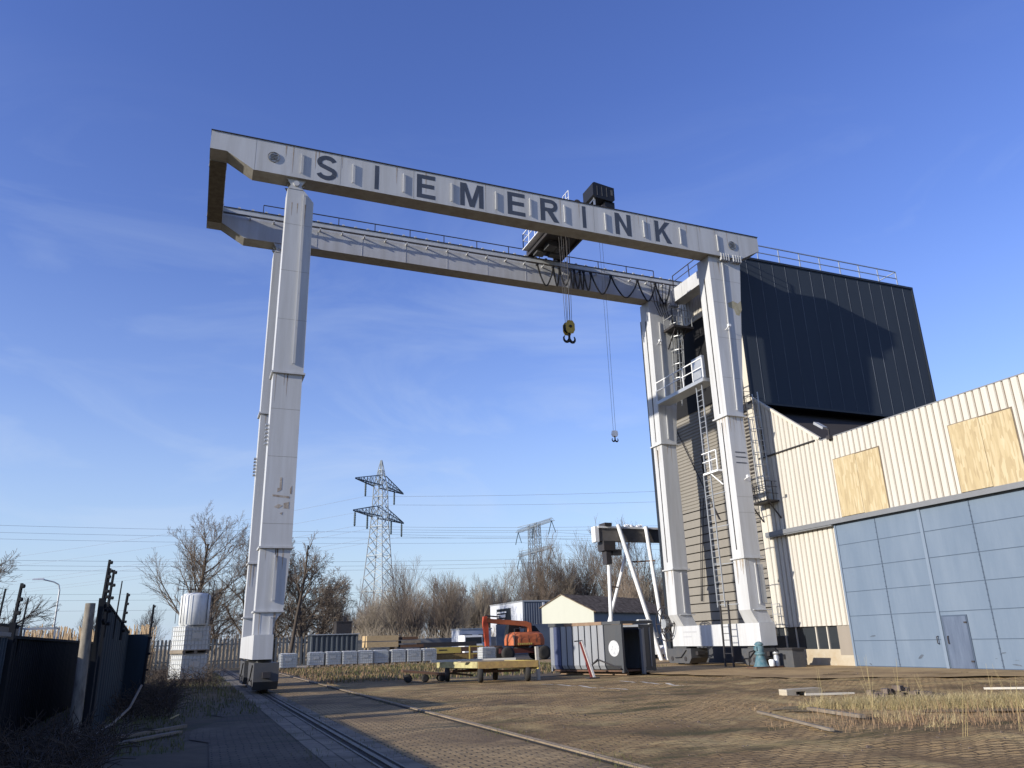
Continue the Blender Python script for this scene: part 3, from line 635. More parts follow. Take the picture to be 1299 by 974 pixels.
# base beams and bogies
mb = MB(); mb.box(2.22, 2.92, 31.3, 39.1, 1.18, 2.05); BL = K.part(mb, 'base_beam', WHITE)
mb = MB(); mb.box(25.48, 26.42, 31.66, 39.3, 1.02, 2.08); BR = K.part(mb, 'base_beam', WHITE)
mb = MB(); mb.box(25.474, 25.48, 36.9, 38.2, 1.72, 1.80); mb.box(25.474, 25.48, 37.4, 38.2, 1.48, 1.55); K.pieces(mb, 'faint_stencil', paint('faint_grey_stencil', (0.42, 0.42, 0.42), 0.6), BR)
def bogie(x0, x1, y0, y1, zt, xr):
    mb = MB()
    mb.prism([(y0, 0.42), (y0 + 0.25, 0.14), (y1 - 0.25, 0.14), (y1, 0.42), (y1, zt - 0.12), (y0, zt - 0.12)], x0, x1, 'x')
    mb.box(x0 + 0.2, x1 - 0.2, (y0 + y1) / 2 - 0.5, (y0 + y1) / 2 + 0.5, zt - 0.12, zt + 0.001)
    b = K.part(mb, 'bogie', BOGIE)
    for yy in (y0 + 0.55, y1 - 0.55):
        w = MB(); w.lathe((xr - 0.09, yy, 0.37), [(0.30, -0.02), (0.345, 0.0), (0.345, 0.18), (0.30, 0.2)], 'x', 18); K.part(w, 'wheel', TRACK, b)
    ax = MB(); 
    for yy in (y0 + 0.55, y1 - 0.55): ax.lathe((x0 - 0.03, yy, 0.37), [(0.12, 0), (0.12, 0.04)], 'x', 12)
    hs = MB(); hs.path([(x0 - 0.03, y0 + 0.4, zt - 0.2), (x0 - 0.06, y0 + 0.9, 0.45), (x0 - 0.05, y0 + 1.5, 0.42)], 0.025); K.part(hs, 'hose', BLACK, b)
    K.pieces(ax, 'axle_cover', DARKSTEEL, b)
    bf = MB(); bf.box(x0 + 0.3, x1 - 0.3, y0 - 0.22, y0, 0.55, 0.75); K.part(bf, 'buffer', DARKSTEEL, b)
bogie(2.28, 3.16, 31.0, 33.9, 1.18, 2.74); bogie(2.28, 3.16, 36.4, 39.3, 1.18, 2.74)
bogie(25.45, 26.45, 31.7, 33.2, 1.02, 25.955); bogie(25.40, 26.50, 37.5, 39.9, 1.02, 25.955)

# platforms, ladders, handrails
def railing(mb, pts, h, r=0.022, step=1.2, mid=True):
    for a, b in zip(pts, pts[1:]):
        a = Vector(a); b = Vector(b); n = max(1, round((b - a).length / step))
        for i in range(n + 1):
            p = a.lerp(b, i / n); mb.bar(p, p + Vector((0, 0, h)), r * 2)
        mb.bar(a + Vector((0, 0, h)), b + Vector((0, 0, h)), r * 2)
        if mid:
            mb.bar(a + Vector((0, 0, h * 0.55)), b + Vector((0, 0, h * 0.55)), r * 1.6)
    return mb
mb = MB(); railing(mb, [(3.6, 38.83, 23.5), (26.2, 38.83, 23.5)], 0.95, 0.022, 2.0, False); K.part(mb, 'handrail', DARKSTEEL, G2)
mb = MB(); railing(mb, [(1.6, 38.83, 23.5), (3.0, 38.83, 23.5)], 0.95, 0.02, 1.4, False); K.part(mb, 'handrail', DARKSTEEL, G2)
tk = MB(); tk.box(-0.4, 27.5, 38.22, 38.30, 23.5, 23.62); tk.box(-0.4, 27.2, 37.72, 37.78, 22.98, 23.06)
K.part(tk, 'trolley_rail', TRACK, G2)
tk = MB()
for i in range(40):
    x = 0.3 + i * 0.68; tk.box(x, x + 0.13, 38.0, 38.2, 23.5, 23.60)
K.pieces(tk, 'rail_clip', WHITE, G2)
tk = MB()
for i in range(22):
    x = 0.9 + i * 1.2; tk.box(x, x + 0.07, 37.70, 37.999, 22.90, 22.975)
K.pieces(tk, 'cable_track_bracket', WHITE, G2)
tk = MB(); tk.box(-0.4, 27.2, 32.08, 32.16, 23.5, 23.62); K.part(tk, 'trolley_rail', TRACK, G1)
# festoon cables below the far girder's track
def festoon(x0, x1, dip):
    mb = MB(); pts = []
    for i in range(13):
        t = i / 12; pts.append((x0 + (x1 - x0) * (t + 0.06 * math.sin(2 * PI * t)), 37.74, 22.95 - dip * (1 - (2 * t - 1) ** 2) ** 0.8))
    mb.path(pts, 0.032, 5); mb.path([(p[0] + 0.03, p[1] - 0.05, p[2] - 0.03) for p in pts], 0.02, 4)
    mb.box(x0 - 0.07, x0 + 0.07, 37.66, 37.80, 22.86, 22.98)
    K.part(mb, 'festoon_cable', BLACK, G2)
xs = [17.3, 18.35, 18.75, 19.5, 19.75, 20.15, 20.4, 20.9, 22.3, 24.2, 25.5, 26.6]
for i, (a, b) in enumerate(zip(xs, xs[1:])): festoon(a, b, 1.25 if b - a < 0.6 else (1.35 if b - a > 1.0 else 1.15))
mb = MB(); 
for k in range(5): mb.path([(25.2 + 0.28 * k, 37.74, 22.95), (25.15 + 0.25 * k, 37.6, 22.2), (25.4 + 0.2 * k, 37.8, 21.5), (25.6 + 0.15 * k, 37.6, 20.6)], 0.025, 4)
K.part(mb, 'dropping_cable', BLACK, G2)
# handrail on the right tie
mb = MB(); railing(mb, [(27.0, 32.6, 22.82), (27.0, 37.9, 22.82)], 0.95, 0.022, 1.7); K.part(mb, 'handrail', DARKSTEEL)
# middle platform between the right legs
pf = MB(); pf.box(24.82, 25.72, 33.0, 37.75, 14.78, 14.98); P1 = K.part(pf, 'platform', GALV)
mb = MB(); railing(mb, [(24.86, 37.7, 14.98), (24.86, 33.0, 14.98)], 1.15, 0.028, 0.95); K.part(mb, 'handrail', WHITE2, P1)
mb = MB(); mb.box(25.55, 25.72, 33.9, 34.9, 15.0, 16.7); K.part(mb, 'switch_cabinet', GALV, P1)
# upper landing by the far leg
pf = MB(); pf.box(26.0, 27.5, 36.9, 38.0, 19.72, 19.86); P2 = K.part(pf, 'platform', DARKSTEEL)
mb = MB(); railing(mb, [(27.45, 37.0, 19.86), (26.0, 36.95, 19.86), (26.0, 37.9, 19.86)], 1.1, 0.02, 0.7); K.part(mb, 'handrail', GALV, P2)
mb = MB(); mb.bar((26.2, 37.98, 18.6), (26.2, 37.0, 19.7), 0.06); mb.bar((27.0, 37.98, 18.6), (27.0, 37.0, 19.7), 0.06); K.part(mb, 'bracket', DARKSTEEL, P2)
def ladder(mb, p0, p1, across, step=0.3, r=0.022, n=4):
    p0 = Vector(p0); p1 = Vector(p1); ac = Vector(across)
    mb.bar(p0 - ac, p1 - ac, r * 2.4); mb.bar(p0 + ac, p1 + ac, r * 2.4)
    k = int((p1 - p0).length / step)
    for i in range(1, k): 
        p = p0.lerp(p1, i / k); mb.tube(p - ac, p + ac, r * 0.7, n)
def cage(mb, p0, p1, across, out, step=0.9, r=0.014):
    p0 = Vector(p0); p1 = Vector(p1); ac = Vector(across); ou = Vector(out)
    k = int((p1 - p0).length / step); prev = None
    for i in range(k + 1):
        p = p0.lerp(p1, i / k)
        ring = [p + ac * math.cos(t) + ou * math.sin(t) for t in [PI * j / 6 for j in range(7)]]
        for a, b in zip(ring, ring[1:]): mb.bar(a, b, r * 2.2)
        if prev:
            for j in (1, 2, 3, 4, 5): mb.bar(prev[j], ring[j], r * 2)
        prev = ring
mb = MB(); ladder(mb, (26.55, 37.95, 14.95), (26.85, 37.95, 21.2), (0.24, 0, 0)); cage(mb, (26.62, 37.93, 16.6), (26.85, 37.93, 21.2), (0.36, 0, 0), (0, -0.65, 0)); K.part(mb, 'caged_ladder', GALV)
mb = MB(); ladder(mb, (25.06, 33.75, 9.9), (25.06, 33.75, 14.8), (0, 0.26, 0)); K.part(mb, 'access_ladder', GALV)
mb = MB(); ladder(mb, (24.98, 33.78, 2.9), (25.02, 33.85, 9.75), (0, 0.30, 0)); K.part(mb, 'access_ladder', GALV)
mb = MB(); ladder(mb, (24.98, 33.65, 0.05), (25.05, 33.65, 3.2), (0, 0.33, 0), r=0.03); K.part(mb, 'access_ladder', DARKSTEEL)
for z in (3.0, 5.0, 6.9, 8.6):
    mb = MB(); mb.bar((25.1, 32.6, z), (25.03, 34.1, z + 0.02), 0.035); K.part(mb, 'ladder_bracket', GALV)
pf = MB(); pf.box(24.85, 25.5, 32.65, 33.95, 9.70, 9.80); P3 = K.part(pf, 'platform', WHITE2)
mb = MB(); railing(mb, [(25.45, 33.93, 9.8), (24.87, 33.93, 9.8), (24.87, 32.68, 9.8)], 1.05, 0.025, 0.65); K.part(mb, 'handrail', WHITE2, P3)
mb = MB(); mb.bar((25.1, 32.66, 9.0), (24.95, 33.4, 9.7), 0.05); K.part(mb, 'bracket', WHITE2, P3)
# cable reel on the far right leg
mb = MB()
cy, cz, cx_ = 39.75, 2.25, 25.35
for R_ in (0.95, 0.5):
    for i in range(24):
        a, b = 2 * PI * i / 24, 2 * PI * (i + 1) / 24
        for dx in (0, 0.3): mb.bar((cx_ + dx, cy + R_ * math.cos(a), cz + R_ * math.sin(a)), (cx_ + dx, cy + R_ * math.cos(b), cz + R_ * math.sin(b)), 0.045)
for i in range(8):
    a = 2 * PI * i / 8
    for dx in (0, 0.3): mb.bar((cx_ + dx, cy, cz), (cx_ + dx, cy + 0.95 * math.cos(a), cz + 0.95 * math.sin(a)), 0.04)
RE = K.part(mb, 'cable_reel', DARKSTEEL)
mb = MB(); mb.lathe((cx_ - 0.1, cy, cz), [(0.26, 0), (0.26, 0.5)], 'x', 16); K.part(mb, 'reel_hub', GALV, RE)

# ------------------------------------------------------------------ trolley with hooks
ct = thing('crane_trolley', (18, 35, 23.62), 'dark crab trolley on the white girders, with black winch house and hanging hook ropes', 'crane trolley')
K = Kit(ct)
mb = MB(); mb.box(16.95, 19.15, 32.5, 38.1, 23.80, 24.02); mb.box(16.92, 17.06, 32.3, 38.4, 23.66, 24.05); mb.box(19.05, 19.19, 32.3, 38.4, 23.66, 24.05)
PL = K.part(mb, 'platform', DARKSTEEL)
mb = MB()
for y in (32.12, 38.26):
    for x in (17.25, 18.85): mb.lathe((x, y - 0.06, 23.83), [(0.17, -0.02), (0.21, 0), (0.21, 0.12), (0.17, 0.14)], 'y', 16)
K.pieces(mb, 'travel_wheel', TRACK)
mb = MB(); mb.lathe((17.5, 33.9, 23.72), [(0.1, -0.3), (0.1, 0), (0.32, 0.01), (0.32, 0.05), (0.24, 0.06), (0.24, 1.2), (0.32, 1.22), (0.32, 1.27), (0.08, 1.28)], 'x', 20); K.part(mb, 'rope_drum', DARKSTEEL)
mb = MB(); mb.box(17.4, 18.0, 36.2, 36.9, 23.45, 23.80); mb.lathe((18.2, 36.1, 23.6), [(0.2, 0), (0.2, 0.8)], 'y', 14); mb.box(18.0, 18.9, 37.2, 37.7, 23.5, 23.8); mb.box(17.1, 17.7, 37.2, 37.8, 23.5, 23.8)
K.pieces(mb, 'drive_motor', BOGIE)
mb = MB(); railing(mb, [(17.0, 34.6, 24.02), (16.6, 34.6, 24.02), (16.6, 38.1, 24.02), (17.0, 38.1, 24.02)], 1.0, 0.022, 0.8); mb.box(16.55, 16.93, 34.6, 38.15, 23.95, 24.0); K.part(mb, 'handrail', WHITE2)
mb = MB(); railing(mb, [(17.0, 32.6, 24.02), (17.0, 33.3, 24.02)], 0.85, 0.016, 0.35); K.part(mb, 'handrail', WHITE2)
mb = MB()
mb.prism([(18.55, 24.95), (18.70, 24.82), (19.75, 24.72), (19.9, 24.85), (19.9, 25.62), (18.65, 25.78), (18.55, 25.7)], 32.6, 33.8, 'y')
mb.box(19.3, 19.92, 32.7, 33.6, 24.4, 24.75)
WH = K.part(mb, 'winch_house', paint('black_machine_paint', (0.012, 0.012, 0.013), 0.5, amount=0.3, streak=False))
mb = MB(); 
for x in (18.8, 19.1, 19.4): mb.box(x, x + 0.03, 32.585, 32.6, 24.95, 25.55)
mb.box(19.68, 19.8, 32.585, 32.6, 25.1, 25.45); K.part(mb, 'panel_ribs', BOGIE, WH)
mb = MB()
for (x, y) in ((18.7, 32.8), (19.1, 33.6), (19.7, 32.9)): mb.bar((x, y, 24.0), (x, y, 24.9), 0.09)
mb.bar((18.1, 32.8, 24.05), (18.7, 32.8, 24.85), 0.06); mb.box(18.6, 20.4, 32.7, 33.5, 24.0, 24.1); K.part(mb, 'support_frame', GALV)
# main hook
hx, hy = 17.8, 35.0
for dx, dy in ((-0.16, -0.1), (-0.16, 0.1), (0.02, -0.12), (0.02, 0.1), (0.16, -0.1), (0.16, 0.1)):
    mb = MB(); mb.tube((hx + dx * 0.9, hy + dy, 18.0), (hx + dx * 1.6, hy + dy * 1.5, 23.8), 0.014, 5); K.part(mb, 'hoist_rope', DARKSTEEL)
mb = MB()
mb.prism([(hx - 0.26, 17.62), (hx - 0.16, 17.42), (hx + 0.16, 17.42), (hx + 0.26, 17.62), (hx + 0.26, 17.98), (hx + 0.14, 18.16), (hx - 0.14, 18.16), (hx - 0.26, 17.98)], hy - 0.22, hy - 0.16, 'y')
mb.prism([(hx - 0.26, 17.62), (hx - 0.16, 17.42), (hx + 0.16, 17.42), (hx + 0.26, 17.62), (hx + 0.26, 17.98), (hx + 0.14, 18.16), (hx - 0.14, 18.16), (hx - 0.26, 17.98)], hy + 0.16, hy + 0.22, 'y')
HB = K.part(mb, 'hook_block', paint('dirty_yellow_block', (0.42, 0.29, 0.05), 0.5, streak=False, spots=(0.03, 0.025, 0.02), spot_amount=0.05))
mb = MB()
for yy in (-0.12, 0.0, 0.12): mb.lathe((hx, hy + yy - 0.04, 17.80), [(0.27, 0), (0.22, 0.04), (0.27, 0.08)], 'y', 20)
mb.lathe((hx, hy - 0.26, 17.80), [(0.08, 0), (0.08, 0.52)], 'y', 12); K.part(mb, 'sheave', BLACK, HB)
def ramshorn(mb, c, s):
    x, y, z = c
    mb.tube((x, y, z + 0.45 * s), (x, y, z + 0.05 * s), 0.07 * s, 8)
    for sg in (-1, 1):
        pts = [(x + sg * a * s, y, z + b * s) for a, b in ((0.0, 0.08), (0.10, -0.08), (0.24, -0.10), (0.34, 0.0), (0.36, 0.14), (0.30, 0.26))]
        rads = [0.085, 0.085, 0.08, 0.065, 0.05, 0.03]
        for k in range(5): mb.tube(pts[k], pts[k + 1], rads[k] * s, 8, rads[k + 1] * s)
mb = MB(); ramshorn(mb, (hx, hy, 17.05), 0.95); K.part(mb, 'hook', BLACK, HB)
# auxiliary hook
ax_, ay = 20.2, 35.0
mb = MB(); mb.box(19.1, 20.5, 34.85, 35.15, 23.7, 23.9); K.part(mb, 'auxiliary_arm', DARKSTEEL)
for dx in (-0.07, 0.07):
    mb = MB(); mb.tube((ax_ + dx, ay, 12.1), (ax_ + dx * 1.4, ay, 23.75), 0.008, 4); K.part(mb, 'hoist_rope', DARKSTEEL)
mb = MB(); mb.box(ax_ - 0.13, ax_ + 0.13, ay - 0.09, ay + 0.09, 11.82, 12.12); mb.lathe((ax_, ay - 0.1, 11.96), [(0.16, 0), (0.16, 0.2)], 'y', 14)
AH = K.part(mb, 'auxiliary_block', WHITE2)
mb = MB(); ramshorn(mb, (ax_, ay, 11.58), 0.5); K.part(mb, 'hook', BLACK, AH)

# ------------------------------------------------------------------ tall dark shed behind the crane
ts = thing('tall_shed', (28.4, 33.6, 0), 'tall navy clad shed behind the crane legs, with a grey slatted folding door', 'building')
K = Kit(ts)
SY, SX, EX, EY, TOP, BOT = 33.6, 28.4, 43.0, 44.0, 23.28, 14.12
mb = MB(); mb.box(SX + 0.02, EX, SY, SY + 0.25, BOT, TOP); K.part(mb, 'dark_wall', NAVY)
mb = MB()
rj = random.Random(9)
for i in range(1, 15):
    x = SX + i * 0.985
    mb.box(x, x + 0.022, SY - 0.012, SY - 0.001, BOT + 0.05, TOP - 0.08)
K.part(mb, 'panel_seam', paint('navy_seam_strip', (0.17, 0.19, 0.22), 0.5, 0.0, amount=1.0, c2=(0.045, 0.055, 0.07), scale=0.35, streak=False, spec=0.1))
mb = MB(); mb.box(SX - 0.03, EX + 0.12, SY - 0.06, SY + 0.3, TOP, TOP + 0.14); mb.box(EX, EX + 0.12, SY - 0.05, SY + 0.3, 9.5, TOP); mb.box(SX - 0.02, EX, SY - 0.03, SY + 0.3, BOT - 0.12, BOT)
mb.box(SX - 0.03, SX + 0.12, SY - 0.03, SY - 0.002, BOT, TOP)
mb.box(SX - 0.06, SX + 0.2, EY, EY + 0.3, 0, TOP)
K.part(mb, 'dark_edge_trim', paint('near_black_trim', (0.02, 0.024, 0.03), 0.45))
mb = MB(); mb.box(SX + 0.1, EX, SY + 0.3, EY, TOP - 0.2, TOP); K.part(mb, 'roof', ROOF)
mb = MB(); mb.box(EX - 0.02, EX + 0.1, SY + 0.3, EY, 0, TOP - 0.2); mb.box(SX + 0.2, EX, EY, EY + 0.2, 0, TOP - 0.2); K.part(mb, 'rear_wall', NAVY)
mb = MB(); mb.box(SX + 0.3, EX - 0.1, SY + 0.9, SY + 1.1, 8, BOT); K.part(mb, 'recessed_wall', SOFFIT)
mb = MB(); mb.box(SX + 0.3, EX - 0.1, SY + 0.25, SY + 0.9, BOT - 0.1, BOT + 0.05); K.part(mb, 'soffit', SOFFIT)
mb = MB(); railing(mb, [(SX + 0.5, SY + 0.2, TOP + 0.14), (EX - 0.9, SY + 0.2, TOP + 0.14)], 1.1, 0.028, 1.65)
mb.bar((EX - 0.9, SY + 0.2, TOP + 0.14), (EX - 0.9, SY + 1.6, TOP + 0.14), 0.04); mb.bar((EX - 0.9, SY + 0.2, TOP + 1.24), (EX - 0.9, SY + 1.6, TOP + 1.24), 0.05); mb.bar((EX - 0.9, SY + 1.6, TOP), (EX - 0.9, SY + 1.6, TOP + 1.24), 0.05)
K.part(mb, 'roof_handrail', paint('grey_handrail', (0.30, 0.34, 0.40), 0.5, 0.2))

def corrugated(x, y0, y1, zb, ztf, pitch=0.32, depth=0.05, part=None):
    """trapezoid sheet in the plane X = x, ribs standing out towards -X; ztf(y) gives the top edge. The grooves, in a darker colour, are a part of their own."""
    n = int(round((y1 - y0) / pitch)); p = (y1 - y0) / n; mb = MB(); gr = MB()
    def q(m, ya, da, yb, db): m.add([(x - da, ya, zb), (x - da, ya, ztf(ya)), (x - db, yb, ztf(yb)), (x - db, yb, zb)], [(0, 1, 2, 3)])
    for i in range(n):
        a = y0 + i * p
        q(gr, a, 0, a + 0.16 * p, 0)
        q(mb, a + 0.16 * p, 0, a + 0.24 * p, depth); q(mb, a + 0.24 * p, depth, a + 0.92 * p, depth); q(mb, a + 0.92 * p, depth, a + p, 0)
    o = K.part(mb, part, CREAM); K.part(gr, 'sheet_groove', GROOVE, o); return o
# side wall facing the yard: corner strip, upper sheets, folding door
mb = MB(); mb.box(SX, SX + 0.12, SY, 34.08, 2.0, TOP); K.part(mb, 'corner_strip', CREAMFLAT)
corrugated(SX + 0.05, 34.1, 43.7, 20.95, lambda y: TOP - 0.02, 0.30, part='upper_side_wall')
mb = MB(); mb.box(SX - 0.05, SX + 0.1, 34.1, 43.9, 20.78, 20.95); K.part(mb, 'door_head', CREAMFLAT)
mb = MB(); mb.box(SX + 0.16, SX + 0.2, 34.1, 43.9, 0.1, 20.78)
fd = K.part(mb, 'folding_door', DOORGAP)
mb = MB(); z = 1.9
while z < 8.85:
    mb.box(SX + 0.03, SX + 0.16, 34.1, 43.9, z, z + 0.435); z += 0.5
K.part(mb, 'door_slats', DOORGREY, fd)
mb = MB(); vs = []; zz = 8.9; k = 0
while zz < 20.76:
    vs += [(SX + (0.03 if k % 4 in (0, 1) else 0.075), 34.1, zz), (SX + (0.03 if k % 4 in (0, 1) else 0.075), 43.9, zz)]
    zz += (0.075 if k % 2 == 0 else 0.03); k += 1
mb.add(vs, [(2 * i, 2 * i + 1, 2 * i + 3, 2 * i + 2) for i in range(len(vs) // 2 - 1)])
K.part(mb, 'door_fine_sheets', DOORGREY, fd)
mb = MB(); mb.prism([(34.1, 15.0), (41.7, 15.0), (41.6, 16.8), (40.94, 18.28), (39.33, 20.5), (39.1, 20.76), (34.1, 20.76)], SX + 0.005, SX + 0.025, 'x'); K.part(mb, 'dark_plate', SOFFIT, fd)  # flat black plate on the upper door, slanting at its far edge
mb = MB(); mb.bar((SX - 0.1, 41.2, 14.6), (SX - 0.08, 37.6, 8.0), 0.05); mb.bar((SX - 0.1, 38.9, 9.5), (SX - 0.1, 40.1, 3.5), 0.035); mb.bar((SX - 0.1, 39.2, 9.5), (SX - 0.1, 40.2, 3.5), 0.035); K.part(mb, 'slack_cable', DARKSTEEL, fd)
mb = MB(); mb.box(SX + 0.1, SX + 0.4, 34.4, 44.0, 0, 1.9); K.part(mb, 'plinth', DARKPLINTH)

# ------------------------------------------------------------------ low cream hall with the blue sliding door
lh = thing('low_hall', (28.4, 22, 0), 'low cream corrugated hall with a big blue sliding door and chipboard panels', 'building')
K = Kit(lh)
HX = 28.4; EZ = 10.62
def topz(y): return EZ if y < 28.96 else EZ + 0.08 + (y - 28.96) * (14.15 - EZ) / (33.5 - 28.96)
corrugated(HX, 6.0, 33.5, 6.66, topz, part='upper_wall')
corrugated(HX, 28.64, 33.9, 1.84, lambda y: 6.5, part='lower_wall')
mb = MB(); mb.box(HX + 0.05, HX + 0.2, 33.5, 34.1, 1.9, 14.2); K.part(mb, 'end_strip', CREAMFLAT)
mb = MB(); mb.bar((HX - 0.02, 28.9, topz(28.97) + 0.03), (HX - 0.02, 33.55, topz(33.5) + 0.06), 0.16, 0.13); K.part(mb, 'sloping_coping', CREAMFLAT)
mb = MB(); mb.box(HX - 0.055, HX + 0.12, 6.0, 28.9, EZ, EZ + 0.05); K.part(mb, 'eaves_flashing', TRIM)
mb = MB(); mb.hexa([(HX + 0.06, 28.7, EZ - 0.6), (50, 28.7, EZ - 0.6), (50, 34.5, EZ - 0.6), (HX + 0.06, 34.5, EZ - 0.6)], [(HX + 0.06, 28.7, EZ - 0.15), (50, 28.7, EZ - 0.15), (50, 34.5, 13.9), (HX + 0.06, 34.5, 13.9)])
mb.box(HX + 0.06, 50, 6, 28.69, EZ - 0.7, EZ - 0.2)
K.part(mb, 'roof', ROOF)
mb = MB(); mb.box(50, 50.2, 6, 34, 0, EZ); mb.box(HX + 0.1, 50, 5.8, 6.0, 0, EZ); K.part(mb, 'rear_wall', CREAMFLAT)
def osb(y0, y1, z0, z1):
    for k in range(2):                    # two sheets side by side, each a little proud or back, in a rough timber frame
        a, b = y0 + (y1 - y0) * k / 2, y0 + (y1 - y0) * (k + 1) / 2
        mb = MB(); mb.box(HX - 0.095 - 0.008 * k, HX - 0.056, a + 0.006, b - 0.006, z0 + 0.03 * k, z1 - 0.02 * (1 - k)); K.part(mb, 'chipboard_panel', OSB)
    mb = MB(); mb.box(HX - 0.075, HX - 0.0565, y0 - 0.04, y0, z0, z1); mb.box(HX - 0.075, HX - 0.0565, y1, y1 + 0.04, z0, z1); mb.box(HX - 0.075, HX - 0.0565, y0 - 0.04, y1 + 0.04, z1, z1 + 0.035); K.pieces(mb, 'edge_batten', GROOVE)
osb(25.42, 28.2, 6.70, 9.5); osb(19.0, 21.76, 6.70, 9.5); osb(12.6, 15.4, 6.70, 9.5)
mb = MB(); mb.box(HX - 0.36, HX - 0.055, 6.2, 33.45, 6.55, 6.66); mb.box(HX - 0.37, HX - 0.33, 6.2, 33.45, 6.44, 6.55); mb.box(HX - 0.33, HX - 0.06, 28.72, 33.45, 6.38, 6.54); K.part(mb, 'door_track', TRIM)
# sliding door: leaves of riveted panels
DX = HX - 0.12
mb = MB(); mb.box(DX, DX + 0.06, 23.93, 28.72, 0.05, 6.5); mb.box(DX + 0.004, DX + 0.064, 13.0, 23.87, 0.05, 6.5)
SD = K.part(mb, 'sliding_door', BLUE)
mb = MB(); rv = MB()
zs = [0.07 + i * 1.075 for i in range(7)]
for z in zs[:-1]:
    mb.box(DX - 0.008, DX - 0.001, 13.0, 23.86, z - 0.012, z + 0.012); mb.box(DX - 0.010, DX - 0.001, 23.95, 28.71, z - 0.012, z + 0.012)
for y in (26.3, 21.55, 19.2, 16.7): mb.box(DX - 0.014, DX - 0.0105, y - 0.02, y + 0.02, 0.05, 6.48)
for y in (26.3, 21.55, 19.2, 16.7):
    z = 0.15
    while z < 6.4: rv.box(DX - 0.026, DX - 0.0145, y - 0.03, y + 0.03, z, z + 0.03); z += 0.215
K.part(mb, 'panel_joint', BLUESEAM, SD); K.part(rv, 'rivets', BLUESEAM, SD)
mb = MB(); mb.box(DX - 0.05, DX - 0.002, 23.84, 23.98, 0.04, 6.5); mb.box(DX - 0.05, DX - 0.002, 28.66, 28.76, 0.04, 6.5); K.pieces(mb, 'meeting_strip', paint('grey_blue_meeting_strip', (0.18, 0.225, 0.285), 0.5), SD)
mb = MB(); mb.box(DX - 0.045, DX - 0.012, 22.70, 23.74, 0.06, 2.02); PD = K.part(mb, 'personnel_door', BLUE2)
mb = MB(); mb.box(DX - 0.03, DX - 0.0105, 22.64, 22.70, 0.04, 2.07); mb.box(DX - 0.03, DX - 0.0105, 23.74, 23.80, 0.04, 2.07); mb.box(DX - 0.03, DX - 0.0105, 22.70, 23.74, 2.02, 2.07); K.part(mb, 'door_frame', BLUESEAM, PD)
mb = MB()
for y, host in ((24.12, SD), (23.62, PD)):
    mb = MB(); mb.path([(DX - 0.03, y, 0.98), (DX - 0.11, y, 1.0), (DX - 0.11, y, 1.26), (DX - 0.03, y, 1.28)], 0.02); K.part(mb, 'pull_handle', DARKSTEEL, host)
for z in (0.3, 1.75):
    mb = MB(); mb.box(DX - 0.075, DX - 0.045, 22.68, 22.80, z, z + 0.06); K.part(mb, 'hinge', DARKSTEEL, PD)
rq = random.Random(4); mb = MB()
for k in range(26):
    y = rq.uniform(14, 28.4); z = rq.uniform(0.12, 1.5) ** 1.2; w = rq.uniform(0.04, 0.42); h = rq.uniform(0.008, 0.05)
    if 22.5 < y < 24.2: continue
    t = rq.uniform(-0.15, 0.15); mb.prism([(y, z), (y + w * 0.5, z + h * 0.3 + t * w), (y + w, z + h + t * w * 2), (y + w * 0.6, z + h * 1.6 + t * w), (y + w * 0.1, z + h)], DX - 0.0035, DX - 0.0008, 'x')
mb.prism([(25.0, 0.55), (25.14, 0.42), (25.3, 0.40), (25.22, 0.50), (25.08, 0.58)], DX - 0.0115, DX - 0.0102, 'x')
K.pieces(mb, 'scuff_mark', paint('door_scuffs', (0.06, 0.075, 0.10), 0.8, c2=(0.13, 0.15, 0.18), amount=0.9, scale=8, streak=False), SD)
mb = MB(); mb.box(DX - 0.1, DX - 0.03, 22.8, 23.6, 0.005, 0.05); K.part(mb, 'threshold', BLACK, PD)
# low window band, panel and plinth under the sheets
mb = MB(); mb.box(HX + 0.02, HX + 0.3, 28.75, 34.3, 0, 0.78); K.part(mb, 'concrete_plinth', CONC)
mb = MB(); mb.box(HX + 0.12, HX + 0.16, 29.72, 34.1, 0.78, 1.84)
lw = K.part(mb, 'low_window', GLASS)
mb = MB()
for y in (30.45, 31.2, 32.6, 33.4): mb.box(HX + 0.06, HX + 0.12, y - 0.03, y + 0.03, 0.78, 1.84)
K.pieces(mb, 'mullion', CREAMFLAT, lw)
mb = MB(); mb.box(HX + 0.01, HX + 0.2, 28.75, 29.72, 0.52, 1.83); K.part(mb, 'grey_beige_panel', BEIGEPANEL)
# pipe, caged ladder and its basket on the facade
mb = MB(); mb.path([(HX - 0.09, 29.2, 10.72), (HX - 0.09, 33.5, 10.72)], 0.045, 8); mb.path([(HX - 0.09, 33.0, 10.72), (HX - 0.09, 33.0, 12.4)], 0.03, 6); K.part(mb, 'pipe', DARKSTEEL)
mb = MB(); ladder(mb, (HX - 0.16, 32.95, 8.3), (HX - 0.16, 33.05, 14.4), (0, 0.22, 0)); cage(mb, (HX - 0.18, 32.95, 8.9), (HX - 0.18, 33.02, 12.9), (0, 0.33, 0), (-0.62, 0, 0), 0.62)
LA = K.part(mb, 'caged_ladder', GALV)
mb = MB(); mb.box(HX - 0.85, HX - 0.06, 32.35, 33.85, 8.18, 8.26); mb.bar((HX - 0.05, 32.4, 7.3), (HX - 0.75, 32.4, 8.2), 0.06); mb.bar((HX - 0.05, 33.8, 7.3), (HX - 0.75, 33.8, 8.2), 0.06); BA = K.part(mb, 'ladder_landing', DARKSTEEL)
mb = MB()
for h in (0.35, 0.7, 1.0): mb.path([(HX - 0.06, 33.82, 8.26 + h), (HX - 0.82, 33.82, 8.26 + h), (HX - 0.82, 32.38, 8.26 + h), (HX - 0.06, 32.38, 8.26 + h)], 0.018, 4)
